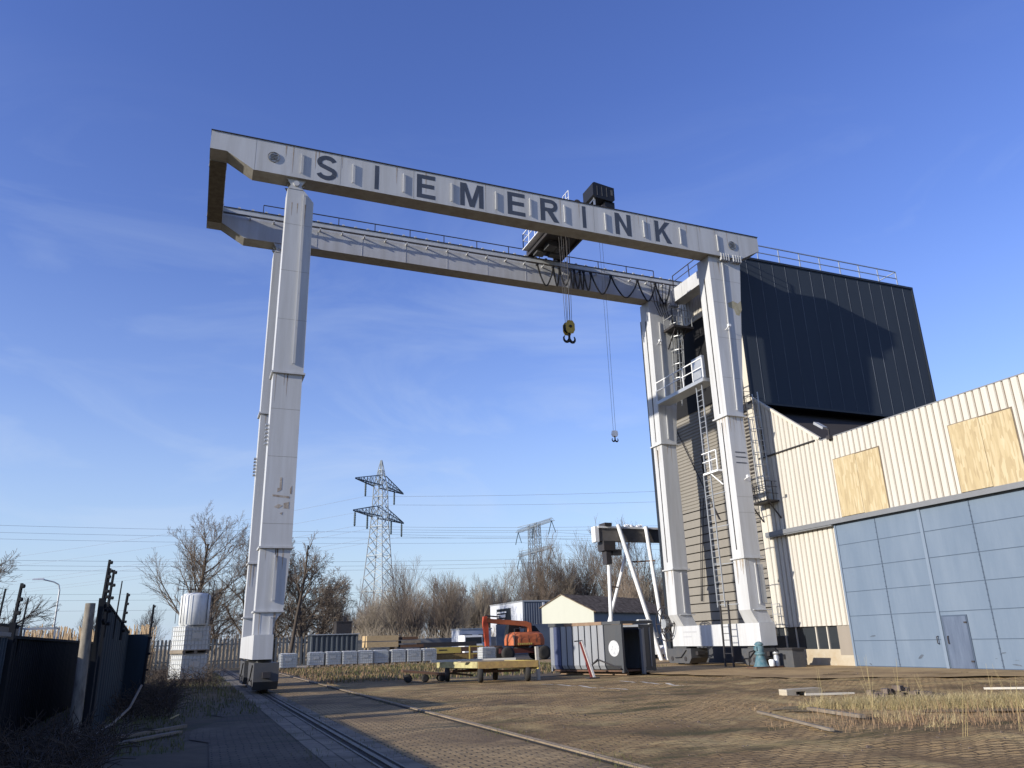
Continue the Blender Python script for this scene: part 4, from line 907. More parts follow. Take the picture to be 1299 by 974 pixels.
for (x, y) in ((-0.82, 33.82), (-0.82, 32.38), (-0.82, 33.1), (-0.4, 33.82), (-0.4, 32.38)): mb.bar((HX + x, y, 8.26), (HX + x, y, 9.26), 0.035)
K.part(mb, 'handrail', DARKSTEEL, BA)
mb = MB()
for h in (0.1, 0.45, 0.8, 1.1): mb.path([(HX - 0.05, 34.3, 13.5 + h), (HX - 0.6, 34.3, 13.5 + h), (HX - 0.6, 33.45, 13.5 + h), (HX - 0.05, 33.45, 13.5 + h)], 0.018, 4)
for y in (33.45, 33.9, 34.3): mb.bar((HX - 0.6, y, 13.5), (HX - 0.6, y, 14.6), 0.035)
K.part(mb, 'top_guard_rail', DARKSTEEL)
mb = MB(); mb.bar((HX - 0.03, 33.0, 1.95), (HX - 0.4, 33.0, 1.95), 0.03); mb.bar((HX - 0.4, 33.0, 1.95), (HX - 0.4, 33.0, 3.0), 0.03); mb.bar((HX - 0.4, 33.6, 1.95), (HX - 0.4, 33.6, 3.0), 0.03); mb.bar((HX - 0.4, 33.0, 3.0), (HX - 0.4, 33.6, 3.0), 0.03); mb.bar((HX - 0.4, 33.0, 2.5), (HX - 0.4, 33.6, 2.5), 0.03); K.part(mb, 'guard_frame', GALV)
# floodlight on the roof edge
fl = thing('floodlight', (28.4, 28.3, 10.7), 'grey floodlight on a bracket at the cream hall roof edge', 'floodlight')
K = Kit(fl)
mb = MB(); mb.bar((28.32, 28.2, 10.45), (28.25, 28.1, 11.0), 0.06); mb.bar((28.25, 28.1, 11.0), (28.2, 28.4, 11.15), 0.05); mb.box(28.12, 28.34, 28.0, 28.2, 10.5, 10.68); K.part(mb, 'bracket', DARKSTEEL)
mb = MB(); mb.hexa([(28.05, 28.3, 11.05), (28.35, 28.3, 11.05), (28.35, 28.85, 11.45), (28.05, 28.85, 11.45)], [(28.05, 28.24, 11.15), (28.35, 28.24, 11.15), (28.35, 28.79, 11.56), (28.05, 28.79, 11.56)]); K.part(mb, 'lamp_head', GALV)

# ------------------------------------------------------------------ yard objects: roll-off container
def local(root_loc, ux, uy):
    """maps (u, v, z) along a thing's own axes to world"""
    o = Vector(root_loc)
    return lambda u, v, z: (o.x + ux[0] * u + uy[0] * v, o.y + ux[1] * u + uy[1] * v, z)
def lbox(mb, T, u0, u1, v0, v1, z0, z1):
    return mb.hexa([T(u0, v0, z0), T(u1, v0, z0), T(u1, v1, z0), T(u0, v1, z0)], [T(u0, v0, z1), T(u1, v0, z1), T(u1, v1, z1), T(u0, v1, z1)])
rc = thing('waste_container', (17.7, 31.35, 0), 'grey ribbed open-top roll-off container with one dark end door ajar and a white round sticker', 'container')
K = Kit(rc); T = local((17.7, 31.35, 0), (-0.37, 0.929), (0.929, 0.37)); CL, CW, CH = 4.35, 2.3, 2.28
mb = MB()
# ribbed long side nearest the camera and the plain far side
u = 1.05
prof_side = [(0.0, 0.36), (0.09, 0.24), (0.25, 0.17)]
def side_panel(mb, u0, u1, out):
    pts = [(-out, CH - 0.14), (-out, 0.42), (-out + 0.09, 0.26), (0.25, 0.17), (0.25, 0.12), (0.35, 0.12), (0.12, 0.42), (0.06, CH - 0.14)]
    lo = [T(u0, v, z) for v, z in pts]; hi = [T(u1, v, z) for v, z in pts]; n = len(pts)
    mb.add(lo + hi, [tuple(range(n)), tuple(range(2 * n - 1, n - 1, -1))] + [(i, i + n, (i + 1) % n + n, (i + 1) % n) for i in range(n)])
side_panel(mb, 0.95, CL - 0.68, 0.0); K.part(mb, 'side_wall', CONTDARK)
mb = MB(); side_panel(mb, CL - 0.68, CL - 0.25, 0.03); K.part(mb, 'side_wall', CONTBLUE)['label'] = 'navy painted bay of the ribbed side'
mb = MB(); side_panel(mb, CL - 0.25, CL, 0.012); K.part(mb, 'side_wall', CONTGREY)
mb = MB(); side_panel(mb, 0.0, 0.95, 0.012); K.part(mb, 'side_wall', CONTDARK)['label'] = 'smooth charcoal bay with the round sticker'
mb = MB(); k = 0
while 1.0 + k * 0.38 < CL - 1.0:
    u0 = 1.0 + k * 0.38; side_panel(mb, u0, u0 + 0.31, 0.06); k += 1
K.pieces(mb, 'side_rib', paint('pale_grey_container_paint', (0.27, 0.285, 0.30), 0.55, c2=(0.17, 0.155, 0.14), amount=0.6, scale=2.2, spots=(0.14, 0.085, 0.05), spot_amount=0.0, spot_scale=2.5))
mb = MB(); lbox(mb, T, 0, CL, CW - 0.08, CW, 0.15, CH - 0.14); K.part(mb, 'side_wall', CONTGREY)
mb = MB(); lbox(mb, T, CL - 0.08, CL, 0.0, CW, 0.15, CH - 0.14); K.part(mb, 'front_wall', CONTGREY)
mb = MB(); lbox(mb, T, 0.06, CL - 0.09, 0.13, CW - 0.13, CH - 0.3, CH - 0.26); K.part(mb, 'shade_lid', BLACK)  # added lid, blocks skylight so the inside stays dark
mb = MB(); lbox(mb, T, 0.05, CL, 0.1, CW - 0.08, 0.15, 0.22); K.part(mb, 'floor_plate', RUST)
mb = MB(); lbox(mb, T, 1.05, CL - 1.0, -0.08, 0.10, CH - 0.14, CH); lbox(mb, T, 1.05, CL, CW - 0.12, CW + 0.05, CH - 0.14, CH); K.pieces(mb, 'top_rim', CONTRUST)
mb = MB(); lbox(mb, T, CL - 1.0, CL + 0.03, -0.09, 0.11, CH - 0.13, CH + 0.01); lbox(mb, T, -0.02, 1.05, -0.06, 0.12, CH - 0.13, CH); lbox(mb, T, -0.02, 0.12, 0.12, CW, CH - 0.12, CH - 0.0); K.pieces(mb, 'top_rim', CONTDARK)
# end: corner post, open half, door leaf swung outwards, second leaf shut
mb = MB(); lbox(mb, T, -0.03, 0.08, -0.02, 0.12, 0.12, CH - 0.13); lbox(mb, T, -0.03, 0.08, CW - 0.1, CW + 0.02, 0.12, CH - 0.13); K.pieces(mb, 'corner_post', CONTDARK)
mb = MB(); lbox(mb, T, -0.035, 0.03, 1.28, CW - 0.1, 0.14, CH - 0.16); D1 = K.part(mb, 'door_leaf', CONTDARK)
mb = MB(); lbox(mb, T, -0.16, -0.036, 1.24, 1.38, 0.02, CH - 0.35); D2 = K.part(mb, 'door_edge', CONTGREY, D1)
mb = MB(); lbox(mb, T, -0.06, -0.036, 1.5, 1.56, 0.3, CH - 0.3); lbox(mb, T, -0.06, -0.036, 1.95, 2.01, 0.3, CH - 0.3); K.pieces(mb, 'locking_bar', CONTGREY, D1)
mb = MB()
for i in range(7): lbox(mb, T, -0.02, 0.1, 1.3 + i * 0.14, 1.37 + i * 0.14, CH + 0.0, CH + 0.06)
lbox(mb, T, -0.02, 0.1, 1.25, CW, CH - 0.0, CH + 0.015); K.part(mb, 'hinge_lugs', GALV)
mb = MB()
n = 24; cc = [( -0.016, 0.46 + 0.30 * math.cos(2 * PI * i / n), 1.13 + 0.34 * math.sin(2 * PI * i / n)) for i in range(n)]
mb.add([T(a[1], a[0], a[2]) for a in cc] + [T(a[1], a[0] - 0.006, a[2]) for a in cc], [tuple(range(n)), tuple(range(2 * n - 1, n - 1, -1))] + [(i, i + n, (i + 1) % n + n, (i + 1) % n) for i in range(n)])
K.part(mb, 'round_sticker', paint('worn_white_sticker', (0.62, 0.62, 0.60), 0.6, c2=(0.22, 0.23, 0.25), amount=0.9, scale=9, streak=False, spots=(0.10, 0.11, 0.12), spot_amount=0.03, spot_scale=9))
mb = MB(); mb.path([T(1.75, -0.06, 0.45), T(1.35, -0.12, 0.68), T(0.05, -0.12, 0.28)], 0.035, 6); K.part(mb, 'latch_lever', DARKSTEEL)
mb = MB(); lbox(mb, T, 0.2, CL - 0.1, 0.45, 0.6, 0.0, 0.15); lbox(mb, T, 0.2, CL - 0.1, 1.7, 1.85, 0.0, 0.15); K.pieces(mb, 'skid', CONTRUST)

# ------------------------------------------------------------------ yellow flatbed trailer
def wheel_parts(K, c, r, w, axis, parent=None, rim=None):
    t = MB(); t.lathe(c, [(r * 0.62, -w / 2), (r * 0.92, -w / 2), (r, -w * 0.32), (r, w * 0.32), (r * 0.92, w / 2), (r * 0.62, w / 2)], axis, 22)
    ty = K.part(t, 'wheel', TYRE, parent)
    if parent is None or True:
        q = MB(); q.lathe(c, [(r * 0.2, -w * 0.48), (r * 0.60, -w * 0.42), (r * 0.61, w * 0.42), (r * 0.2, w * 0.48)], axis, 16)
        if parent is None: K.part(q, 'rim', rim or RUST, ty)
    return ty
tr = thing('flatbed_trailer', (12.0, 32.6, 0), 'low flatbed yard trailer with faded yellow side boards and black tyres, on the brick paving', 'trailer')
K = Kit(tr)
A = Vector((11.1, 31.45)); ux = Vector((2.3, -0.62)).normalized(); uy = Vector((-0.32, 1.0)).normalized()
T = local((11.1, 31.45, 0), ux, uy)
mb = MB(); lbox(mb, T, -0.15, 2.3, -0.1, 2.7, 0.70, 0.78); K.part(mb, 'deck', OLDWOOD)
mb = MB(); lbox(mb, T, -0.2, -0.155, -0.12, 2.75, 0.56, 0.80); K.part(mb, 'side_board', PALEYELLOW)
mb = MB(); lbox(mb, T, -0.15, 2.3, -0.16, -0.105, 0.54, 0.80); K.part(mb, 'end_board', WOODROT)
mb = MB(); lbox(mb, T, 2.305, 2.35, -0.12, 2.75, 0.46, 0.80); K.part(mb, 'side_board', YELLOW)
mb = MB(); lbox(mb, T, 0.1, 0.2, 0, 2.65, 0.52, 0.70); lbox(mb, T, 1.9, 2.0, 0, 2.65, 0.52, 0.70); lbox(mb, T, 0.2, 1.9, 0.42, 0.5, 0.36, 0.46); lbox(mb, T, 0.2, 1.9, 2.2, 2.28, 0.36, 0.46); K.part(mb, 'chassis_frame', RUST)
for (a, b) in ((0.08, 0.1), (2.02, 0.1), (0.0, 2.3), (2.05, 2.3)):
    c = T(a, b, 0.31); t = MB(); t.lathe((0, 0, 0), [(0.19, -0.1), (0.28, -0.1), (0.31, -0.06), (0.31, 0.06), (0.28, 0.1), (0.19, 0.1)], 'x', 22)
    ang = math.atan2(ux.y, ux.x); t.rot(ang); t.v = [(v[0] + c[0], v[1] + c[1], v[2] + c[2]) for v in t.v]; wt = K.part(t, 'wheel', TYRE)
    t = MB(); t.lathe((0, 0, 0), [(0.07, -0.09), (0.185, -0.05), (0.185, 0.05), (0.07, 0.09)], 'x', 14); t.rot(ang); t.v = [(v[0] + c[0], v[1] + c[1], v[2] + c[2]) for v in t.v]; K.part(t, 'rim', RUST, wt)
mb = MB(); mb.path([T(0.6, 2.6, 0.5), T(1.05, 3.9, 0.3), T(1.5, 2.6, 0.5)], 0.04, 6); K.part(mb, 'drawbar', RUST)
pk = MB(); lbox(pk, T, -0.6, 1.2, 0.3, 0.5, 0.785, 0.84); tag(pk.build('plank', OLDWOOD), 'grey plank lying on the yellow flatbed trailer', 'plank')
pk = MB(); lbox(pk, T, -0.7, 2.9, 2.2, 2.32, 0.785, 0.88); tag(pk.build('pipe', plain('pale_pipe', (0.5, 0.47, 0.4))), 'long pale bar lying across the yellow flatbed trailer', 'bar')
# low dolly beside it
dl = thing('rail_dolly', (9.6, 34.3, 0), 'low rusty dolly with small wheels and a long drawbar, beside the flatbed trailer', 'dolly')
K = Kit(dl)
mb = MB(); mb.hexa([(8.6, 34.2, 0.42), (10.4, 33.8, 0.24), (10.5, 34.5, 0.24), (8.7, 35.0, 0.42)], [(8.6, 34.2, 0.52), (10.4, 33.8, 0.34), (10.5, 34.5, 0.34), (8.7, 35.0, 0.52)]); K.part(mb, 'frame', RUST)
for (x, y) in ((8.85, 34.25), (9.55, 34.1), (10.25, 33.95), (8.95, 34.8), (10.3, 34.4)):
    mb = MB(); mb.lathe((x, y - 0.05, 0.16), [(0.1, -0.01), (0.16, 0), (0.16, 0.1), (0.1, 0.11)], 'y', 16); K.part(mb, 'wheel', TYRE)
mb = MB(); mb.bar((10.4, 34.1, 0.35), (11.6, 33.7, 0.2), 0.08); K.part(mb, 'drawbar', OLDWOOD)

# ------------------------------------------------------------------ barrier posts
mb = MB(); mb.bar((13.8, 31.7, -0.01), (13.75, 31.7, 1.32), 0.13, 0.12)
tag(mb.build('steel_post', plain('pale_post_paint', (0.45, 0.42, 0.36))), 'slim upright pale steel post between the yellow trailer and the container', 'post')
bp = thing('leaning_barrier', (15.6, 30.6, 0), 'red and white leaning barrier stand in front of the ribbed container', 'barrier')
K = Kit(bp)
mb = MB(); mb.bar((15.72, 30.55, 0.0), (15.36, 30.75, 1.45), 0.08, 0.05); K.part(mb, 'red_upright', REDWHITE)
mb = MB(); mb.bar((15.82, 30.5, 0.0), (15.42, 30.7, 1.5), 0.09, 0.05); K.part(mb, 'white_upright', plain('chipped_white', (0.6, 0.58, 0.54)))
mb = MB(); mb.bar((15.1, 30.78, 1.48), (15.45, 30.72, 1.5), 0.05); mb.box(15.5, 15.98, 30.35, 30.75, 0.0, 0.05); K.pieces(mb, 'cross_piece', DARKSTEEL)

# ------------------------------------------------------------------ teal gear motor and grey cabinet by the near right bogie
gmr = thing('gear_motor', (24.95, 31.1, 0), 'teal vertical gear motor with a flared grey base beside the near right crane bogie', 'motor')
K = Kit(gmr)
mb = MB(); mb.lathe((24.9, 31.15, 0), [(0.36, 0.12), (0.30, 0.2), (0.2, 0.55), (0.17, 0.62), (0.24, 0.64), (0.24, 0.72), (0.18, 0.74)], 'z', 16); K.part(mb, 'flared_base', TEAL)
mb = MB(); mb.lathe((24.9, 31.15, 0), [(0.19, 0.74), (0.2, 1.02), (0.15, 1.05), (0.21, 1.07), (0.21, 1.1), (0.14, 1.18), (0.06, 1.22)], 'z', 16); mb.box(24.66, 24.74, 31.05, 31.25, 0.82, 1.0); K.part(mb, 'motor_body', TEAL)
mb = MB(); mb.box(24.35, 25.9, 30.8, 31.5, 0.02, 0.12); K.part(mb, 'base_frame', RUST)
mb = MB(); mb.path([(24.42, 31.4, 0.15), (24.45, 31.35, 0.75), (24.72, 31.2, 0.85)], 0.03, 6); K.part(mb, 'hose', BLACK)
pmp = thing('small_pump', (25.5, 30.92, 0.12), 'small white and grey pump between the teal motor and the grey cabinet', 'pump')
K = Kit(pmp)
mb = MB(); mb.lathe((25.32, 30.9, 0.12), [(0.12, 0), (0.14, 0.02), (0.14, 0.26), (0.09, 0.3)], 'z', 14); K.part(mb, 'white_tank', WHITE2)
mb = MB(); mb.lathe((25.66, 30.95, 0.12), [(0.13, 0), (0.13, 0.45), (0.08, 0.5), (0.15, 0.52), (0.13, 0.62)], 'z', 14); K.part(mb, 'motor', GALV)
gcab = thing('steel_cabinet', (26.4, 30.7, 0), 'dark grey steel box with a small square opening beside the near right crane bogie', 'cabinet')
K = Kit(gcab)
mb = MB(); mb.box(26.0, 26.7, 30.2, 31.25, 0.03, 0.82); K.part(mb, 'body', BOGIE)
mb = MB(); mb.box(25.94, 26.76, 30.14, 31.3, 0.82, 0.90); K.part(mb, 'lid', DARKSTEEL)
mb = MB(); mb.box(25.985, 25.999, 30.7, 30.85, 0.4, 0.62); K.part(mb, 'opening', BLACK)

# ------------------------------------------------------------------ people carriers and vehicles far back
def small_car(name, loc, rz, m, label, cat):
    root = thing(name, loc, label, cat)
    P = lambda pts: pts
    body = MB(); body.prism([(-2.0, 0.35), (-2.05, 0.75), (-1.85, 0.95), (-1.0, 1.02), (1.2, 1.0), (1.9, 0.88), (2.05, 0.6), (2.0, 0.32)], -0.85, 0.85, 'y'); body.build('body', m, root)
    cab = MB(); cab.hexa([(-1.75, -0.8, 1.0), (1.15, -0.8, 1.0), (1.15, 0.8, 1.0), (-1.75, 0.8, 1.0)], [(-1.35, -0.65, 1.48), (0.35, -0.65, 1.48), (0.35, 0.65, 1.48), (-1.35, 0.65, 1.48)]); cab.build('cabin_glass', GLASS, root)
    rf = MB(); rf.box(-1.3, 0.3, -0.62, 0.62, 1.482, 1.52); rf.build('roof', m, root)
    for x in (-1.3, 1.3):
        for y in (-0.86, 0.68):
            w = MB(); w.lathe((x, y, 0.31), [(0.2, 0), (0.31, 0.02), (0.31, 0.16), (0.2, 0.18)], 'y', 16); w.build('wheel', TYRE, root)
    root.rotation_euler = (0, 0, rz); return root
small_car('parked_car', (31.5, 52, 0), 1.2, WHITE2, 'white car parked behind the crane, seen under the right base beam', 'car')
vn = thing('white_truck', (26.6, 78, 0), 'small white truck with a dark windscreen far back behind the excavator arm', 'truck')
K = Kit(vn)
mb = MB(); mb.box(25.6, 27.5, 77, 79, 0.5, 2.2); K.part(mb, 'cab', WHITE2)
mb = MB(); mb.box(25.7, 27.4, 76.96, 76.995, 1.4, 2.0); K.part(mb, 'windscreen', GLASS)
mb = MB(); mb.box(25.5, 27.6, 79.05, 83, 0.7, 1.0); K.part(mb, 'load_bed', DARKSTEEL)
for (x, y) in ((25.6, 78), (27.2, 78), (25.6, 82), (27.2, 82)):
    mb = MB(); mb.lathe((x, y, 0.45), [(0.3, 0), (0.45, 0.02), (0.45, 0.28), (0.3, 0.3)], 'x', 16); K.part(mb, 'wheel', TYRE)

# ------------------------------------------------------------------ orange wheeled excavator
ex = thing('wheeled_excavator', (26.3, 64, 0), 'orange wheeled excavator with its boom stretched over the yard and arm hanging down', 'excavator')
K = Kit(ex)
mb = MB(); mb.box(24.6, 28.2, 63.4, 64.8, 0.55, 0.95); mb.box(27.6, 28.5, 63.3, 64.9, 0.35, 0.75); K.part(mb, 'chassis', MAROON)
for (x, y, a) in ((24.7, 62.9, 0.15), (26.0, 63.0, 0), (24.7, 65.0, 0), (28.0, 62.9, 0), (28.0, 65.0, 0)):
    if x == 26.0: continue
    t = MB(); t.lathe((x, y - 0.2, 0.55), [(0.3, 0), (0.5, 0.0), (0.56, 0.08), (0.56, 0.34), (0.5, 0.42), (0.3, 0.42)], 'y', 20); wt = K.part(t, 'wheel', TYRE)
    t = MB(); t.lathe((x, y - 0.16, 0.55), [(0.12, 0), (0.29, 0.05), (0.29, 0.3), (0.12, 0.34)], 'y', 14); K.part(t, 'rim', MAROON, wt)
mb = MB(); mb.lathe((26.4, 64.1, 0), [(0.7, 0.95), (0.7, 1.12)], 'z', 20); K.part(mb, 'slew_ring', DARKSTEEL)
mb = MB()
n = 24; base = []
def ell(z, rx, ry): return [(26.7 + rx * max(-1, min(1, 1.25 * math.cos(2 * PI * i / n))), 64.1 + ry * max(-1, min(1, 1.25 * math.sin(2 * PI * i / n))), z) for i in range(n)]
rings = [ell(1.12, 1.35, 1.0), ell(1.18, 1.55, 1.2), ell(1.65, 1.56, 1.2), ell(2.05, 1.42, 1.1), ell(2.24, 1.1, 0.85)]
vs = [p for r_ in rings for p in r_]; fs = []
for k in range(4):
    for i in range(n): fs.append((k * n + i, k * n + (i + 1) % n, (k + 1) * n + (i + 1) % n, (k + 1) * n + i))
fs += [tuple(range(n - 1, -1, -1)), tuple(range(4 * n, 5 * n))]
mb.add(vs, fs, False); UB = K.part(mb, 'upper_body', ORANGE)
mb = MB(); mb.box(25.3, 25.32, 62.88, 65.3, 1.2, 2.0)
for x in (25.9, 26.6, 27.3): mb.box(x, x + 0.03, 62.885, 62.9, 1.4, 1.98)
K.pieces(mb, 'panel_gap', DARKSTEEL, UB)
mb = MB(); mb.tube((27.6, 64.6, 2.2), (27.6, 64.6, 3.0), 0.06, 8); K.part(mb, 'exhaust', DARKSTEEL, UB)
mb = MB(); mb.path([(25.4, 63.1, 2.05), (25.4, 63.1, 2.5), (26.4, 63.0, 2.55), (26.4, 63.0, 2.2)], 0.025, 5); K.part(mb, 'handrail', DARKSTEEL, UB)
mb = MB(); mb.hexa([(25.3, 64.4, 1.9), (26.5, 64.4, 1.9), (26.5, 65.3, 1.9), (25.3, 65.3, 1.9)], [(25.5, 64.5, 2.95), (26.4, 64.5, 2.95), (26.4, 65.2, 2.95), (25.5, 65.2, 2.95)]); K.part(mb, 'cab', BLACK, UB)
mb = MB()
for i in range(8): mb.box(25.6 + i * 0.17, 25.7 + i * 0.17, 62.86, 62.885, 1.22, 1.36)
K.pieces(mb, 'warning_stripe', YELLOW)
mb = MB(); mb.hexa([(27.0, 63.9, 2.2), (28.1, 63.9, 2.2), (28.1, 64.9, 2.2), (27.0, 64.9, 2.2)], [(27.1, 64.0, 2.75), (27.7, 64.0, 2.75), (27.7, 64.8, 2.75), (27.1, 64.8, 2.75)]); K.part(mb, 'engine_cover', BLACK)
mb = MB(); mb.prism([(26.9, 2.2), (27.2, 2.2), (27.15, 2.95), (26.7, 3.12), (23.6, 3.35), (23.1, 3.42), (23.1, 3.15), (23.6, 3.0), (26.5, 2.72), (26.85, 2.6)], 63.55, 63.9, 'y'); K.part(mb, 'boom', ORANGE)
mb = MB(); mb.prism([(22.85, 3.55), (23.15, 3.6), (23.25, 3.2), (23.32, 1.2), (23.25, 0.75), (23.1, 0.75), (23.0, 1.2), (22.8, 3.0)], 63.6, 63.88, 'y'); K.part(mb, 'dipper_arm', REDOR)
mb = MB(); mb.tube((26.7, 63.72, 2.55), (25.0, 63.72, 3.02), 0.07, 10); mb.tube((24.4, 63.72, 3.5), (23.0, 63.72, 3.62), 0.06, 10); K.pieces(mb, 'hydraulic_ram', DARKSTEEL)
mb = MB(); mb.prism([(23.05, 0.78), (23.3, 0.78), (23.45, 0.4), (23.2, 0.1), (22.95, 0.25)], 63.4, 64.1, 'y'); K.part(mb, 'bucket', DARKSTEEL)

# ------------------------------------------------------------------ bulk liquid containers (white plastic tank in a wire cage on a pallet)
def make_ibc(loc, label, group=None):
    root = thing('bulk_tank', loc, label, 'liquid tank', group)
    mb = MB(); mb.hexa([(-0.56, -0.46, 0.17), (0.56, -0.46, 0.17), (0.56, 0.46, 0.17), (-0.56, 0.46, 0.17)], [(-0.56, -0.46, 1.08), (0.56, -0.46, 1.08), (0.56, 0.46, 1.08), (-0.56, 0.46, 1.08)])
    mb.hexa([(-0.56, -0.46, 1.08), (0.56, -0.46, 1.08), (0.56, 0.46, 1.08), (-0.56, 0.46, 1.08)], [(-0.46, -0.36, 1.14), (0.46, -0.36, 1.14), (0.46, 0.36, 1.14), (-0.46, 0.36, 1.14)])
    t = mb.build('plastic_tank', IBCW, root)
    q = MB(); q.lathe((0, 0, 1.14), [(0.13, 0), (0.13, 0.05), (0.08, 0.06)], 'z', 14); q.build('screw_lid', DARKSTEEL, root)
    c = MB()
    for z in (0.17, 0.36, 0.55, 0.74, 0.93, 1.10): c.path([(-0.59, -0.49, z), (0.59, -0.49, z), (0.59, 0.49, z), (-0.59, 0.49, z), (-0.59, -0.49, z)], 0.017, 4)
    for i in range(8):
        x = -0.59 + 1.18 * i / 7
        for y in (-0.49, 0.49): c.tube((x, y, 0.15), (x, y, 1.10), 0.013, 4)
    for i in range(1, 6):
        y = -0.49 + 0.98 * i / 6
        for x in (-0.59, 0.59): c.tube((x, y, 0.15), (x, y, 1.10), 0.013, 4)
    c.build('wire_cage', GALV, root)
    p = MB(); p.box(-0.6, 0.6, -0.5, 0.5, 0.12, 0.15); p.box(-0.6, 0.6, -0.5, 0.5, 0.0, 0.02)
    for x in (-0.55, 0, 0.55): p.box(x - 0.07, x + 0.07, -0.49, 0.49, 0.02, 0.12)
    p.build('pallet', OLDWOOD, root)
    pl = MB(); pl.box(-0.25, 0.2, -0.505, -0.498, 0.6, 0.85); pl.build('cage_plate', GALV, root)
    return root
ibc0 = make_ibc((9.55, 66.5, 0), 'white caged bulk tank in the long row before the dark fence', 'row of bulk tanks')
rnd = random.Random(8)
for i in range(1, 8):
    dup(ibc0, (9.55 + i * 1.31 + (0.12 if i > 4 else 0), 66.5 + rnd.uniform(-0.12, 0.12), 0), rnd.uniform(-0.06, 0.06))
dup(ibc0, (22.3, 61.5, 0), 0.1, label='white caged bulk tank standing by itself near the excavator arm', group='')
dup(ibc0, (6.9, 62, 0), 0.05, label='white caged bulk tank just beside the left crane leg, before the fence', group='')
dup(ibc0, (0.1, 45.8, 0), 0.5, 1.22, label='lowest caged tank of the stack by the left shrubs, partly shaded', group='')
dup(ibc0, (0.08, 45.8, 1.40), 0.55, 1.22, label='middle caged white tank of the stack by the left shrubs', group='')
silo = thing('white_drum', (0.15, 45.8, 2.80), 'tall white plastic drum strapped on top of the caged tank stack', 'drum')
K = Kit(silo)
mb = MB(); mb.lathe((0.15, 45.8, 2.80), [(0.68, 0.0), (0.74, 0.06), (0.74, 1.5), (0.6, 1.62), (0.3, 1.66)], 'z', 24); K.part(mb, 'plastic_body', IBCW)
mb = MB()
for i in range(10):
    a = 2 * PI * i / 10; mb.tube((0.15 + 0.78 * math.cos(a), 45.8 + 0.78 * math.sin(a), 2.82), (0.15 + 0.78 * math.cos(a), 45.8 + 0.78 * math.sin(a), 4.35), 0.010, 4)
K.part(mb, 'wire_cage', GALV)
mb = MB()
for (x, y) in ((-0.75, 45.2), (-0.5, 45.1), (0.75, 45.3), (1.0, 45.6)): mb.tube((x, y, 2.9), (x, y, 5.1), 0.022, 4)
for z in (4.6, 5.0): mb.path([(-0.75, 45.2, z), (-0.5, 45.1, z), (0.75, 45.3, z), (1.0, 45.6, z)], 0.016, 4)
K.part(mb, 'scaffold_frame', DARKSTEEL)

pd = MB(); pd.box(7.9, 21.5, 65.2, 74, -0.05, 0.004); setting(pd.build('concrete_pad', CONC))
# ------------------------------------------------------------------ stacked materials behind the tanks
tp = thing('timber_stack', (15.3, 70, 0), 'pale stacked timber bearers on trestles behind the white tanks', 'timber stack')
K = Kit(tp)
mb = MB(); mb.box(14.3, 14.5, 69, 71, 0, 1.32); mb.box(16.6, 16.8, 69, 71, 0, 1.32); K.pieces(mb, 'trestle', OLDWOOD)
for z in (1.34, 1.85):
    mb = MB(); mb.box(14.15, 16.9, 69, 71, z, z + 0.44); b_ = K.part(mb, 'timber_layer', TIMBER)
tp2 = thing('plank_stack', (18.2, 70, 0), 'dark weathered plank stack next to the pale timber behind the tanks', 'plank stack')
K = Kit(tp2)
for i, z in enumerate((0.9, 1.25, 1.6, 1.9)):
    mb = MB(); mb.box(17.0 + 0.1 * i, 19.4 - 0.25 * i, 69, 71.2, z, z + 0.24); K.part(mb, 'plank_layer', RUST if i % 2 else OLDWOOD)
mb = MB(); mb.box(17.2, 17.4, 69.2, 71, 0, 0.9); mb.box(19.0, 19.2, 69.2, 71, 0, 0.9); K.pieces(mb, 'trestle', OLDWOOD)
yb = thing('yellow_beam', (20.7, 68, 0), 'yellow steel lifting beam on trestles to the side of the tank row', 'lifting beam')
K = Kit(yb)
mb = MB(); mb.box(19.2, 22.2, 67.8, 68.4, 0.68, 1.18); K.part(mb, 'beam', YELLOW)
mb = MB(); mb.box(20.2, 20.9, 67.785, 67.80, 0.9, 1.0); K.part(mb, 'name_plate', DARKSTEEL)
for x in (19.6, 21.8):
    mb = MB(); mb.box(x - 0.1, x + 0.1, 67.8, 68.4, 0, 0.679); K.part(mb, 'trestle', RUST)
for i, (x0, x1, y, z, m, lb) in enumerate(((18.6, 24.4, 69.6, 0.25, RUST, 'rusty steel beam lying behind the yellow lifting beam'), (22.8, 27.5, 71.5, 0.75, RUST, 'dark rusty girder on blocks behind the excavator wheels'), (19.0, 23.0, 66.8, 0.2, WOODROT, 'low ochre timber baulk in front of the yellow lifting beam'), (20.0, 26.0, 74.5, 1.2, DARKSTEEL, 'long dark steel girder on blocks, topmost of the far scrap beams'))):
    mb = MB(); mb.box(x0, x1, y, y + 0.35, z, z + 0.4); mb.box(x0 + 0.4, x0 + 0.7, y, y + 0.35, 0, z - 0.002); mb.box(x1 - 0.7, x1 - 0.4, y, y + 0.35, 0, z - 0.002)
    tag(mb.build('steel_beam', m), lb, 'beam')
fr = thing('yellow_frame', (23.0, 66, 0), 'small yellow tube frame standing beside the lone caged tank', 'frame')
K = Kit(fr)
mb = MB()
for x in (22.4, 23.6): mb.bar((x, 66, 0), (x, 66, 1.2), 0.1)
K.pieces(mb, 'upright', YELLOW)
mb = MB(); mb.bar((22.4, 66, 1.2), (23.6, 66, 1.2), 0.1); mb.bar((22.4, 66, 0.6), (23.6, 66, 0.6), 0.08); K.pieces(mb, 'cross_bar', YELLOW)
dt = thing('dark_tank', (13.2, 76, 0), 'dark square tank standing up behind the corrugated fence by the pylon', 'tank')
K = Kit(dt)
mb = MB(); mb.box(12.6, 14.0, 75.4, 77, 0, 3.6); K.part(mb, 'tank_body', DARKSTEEL)
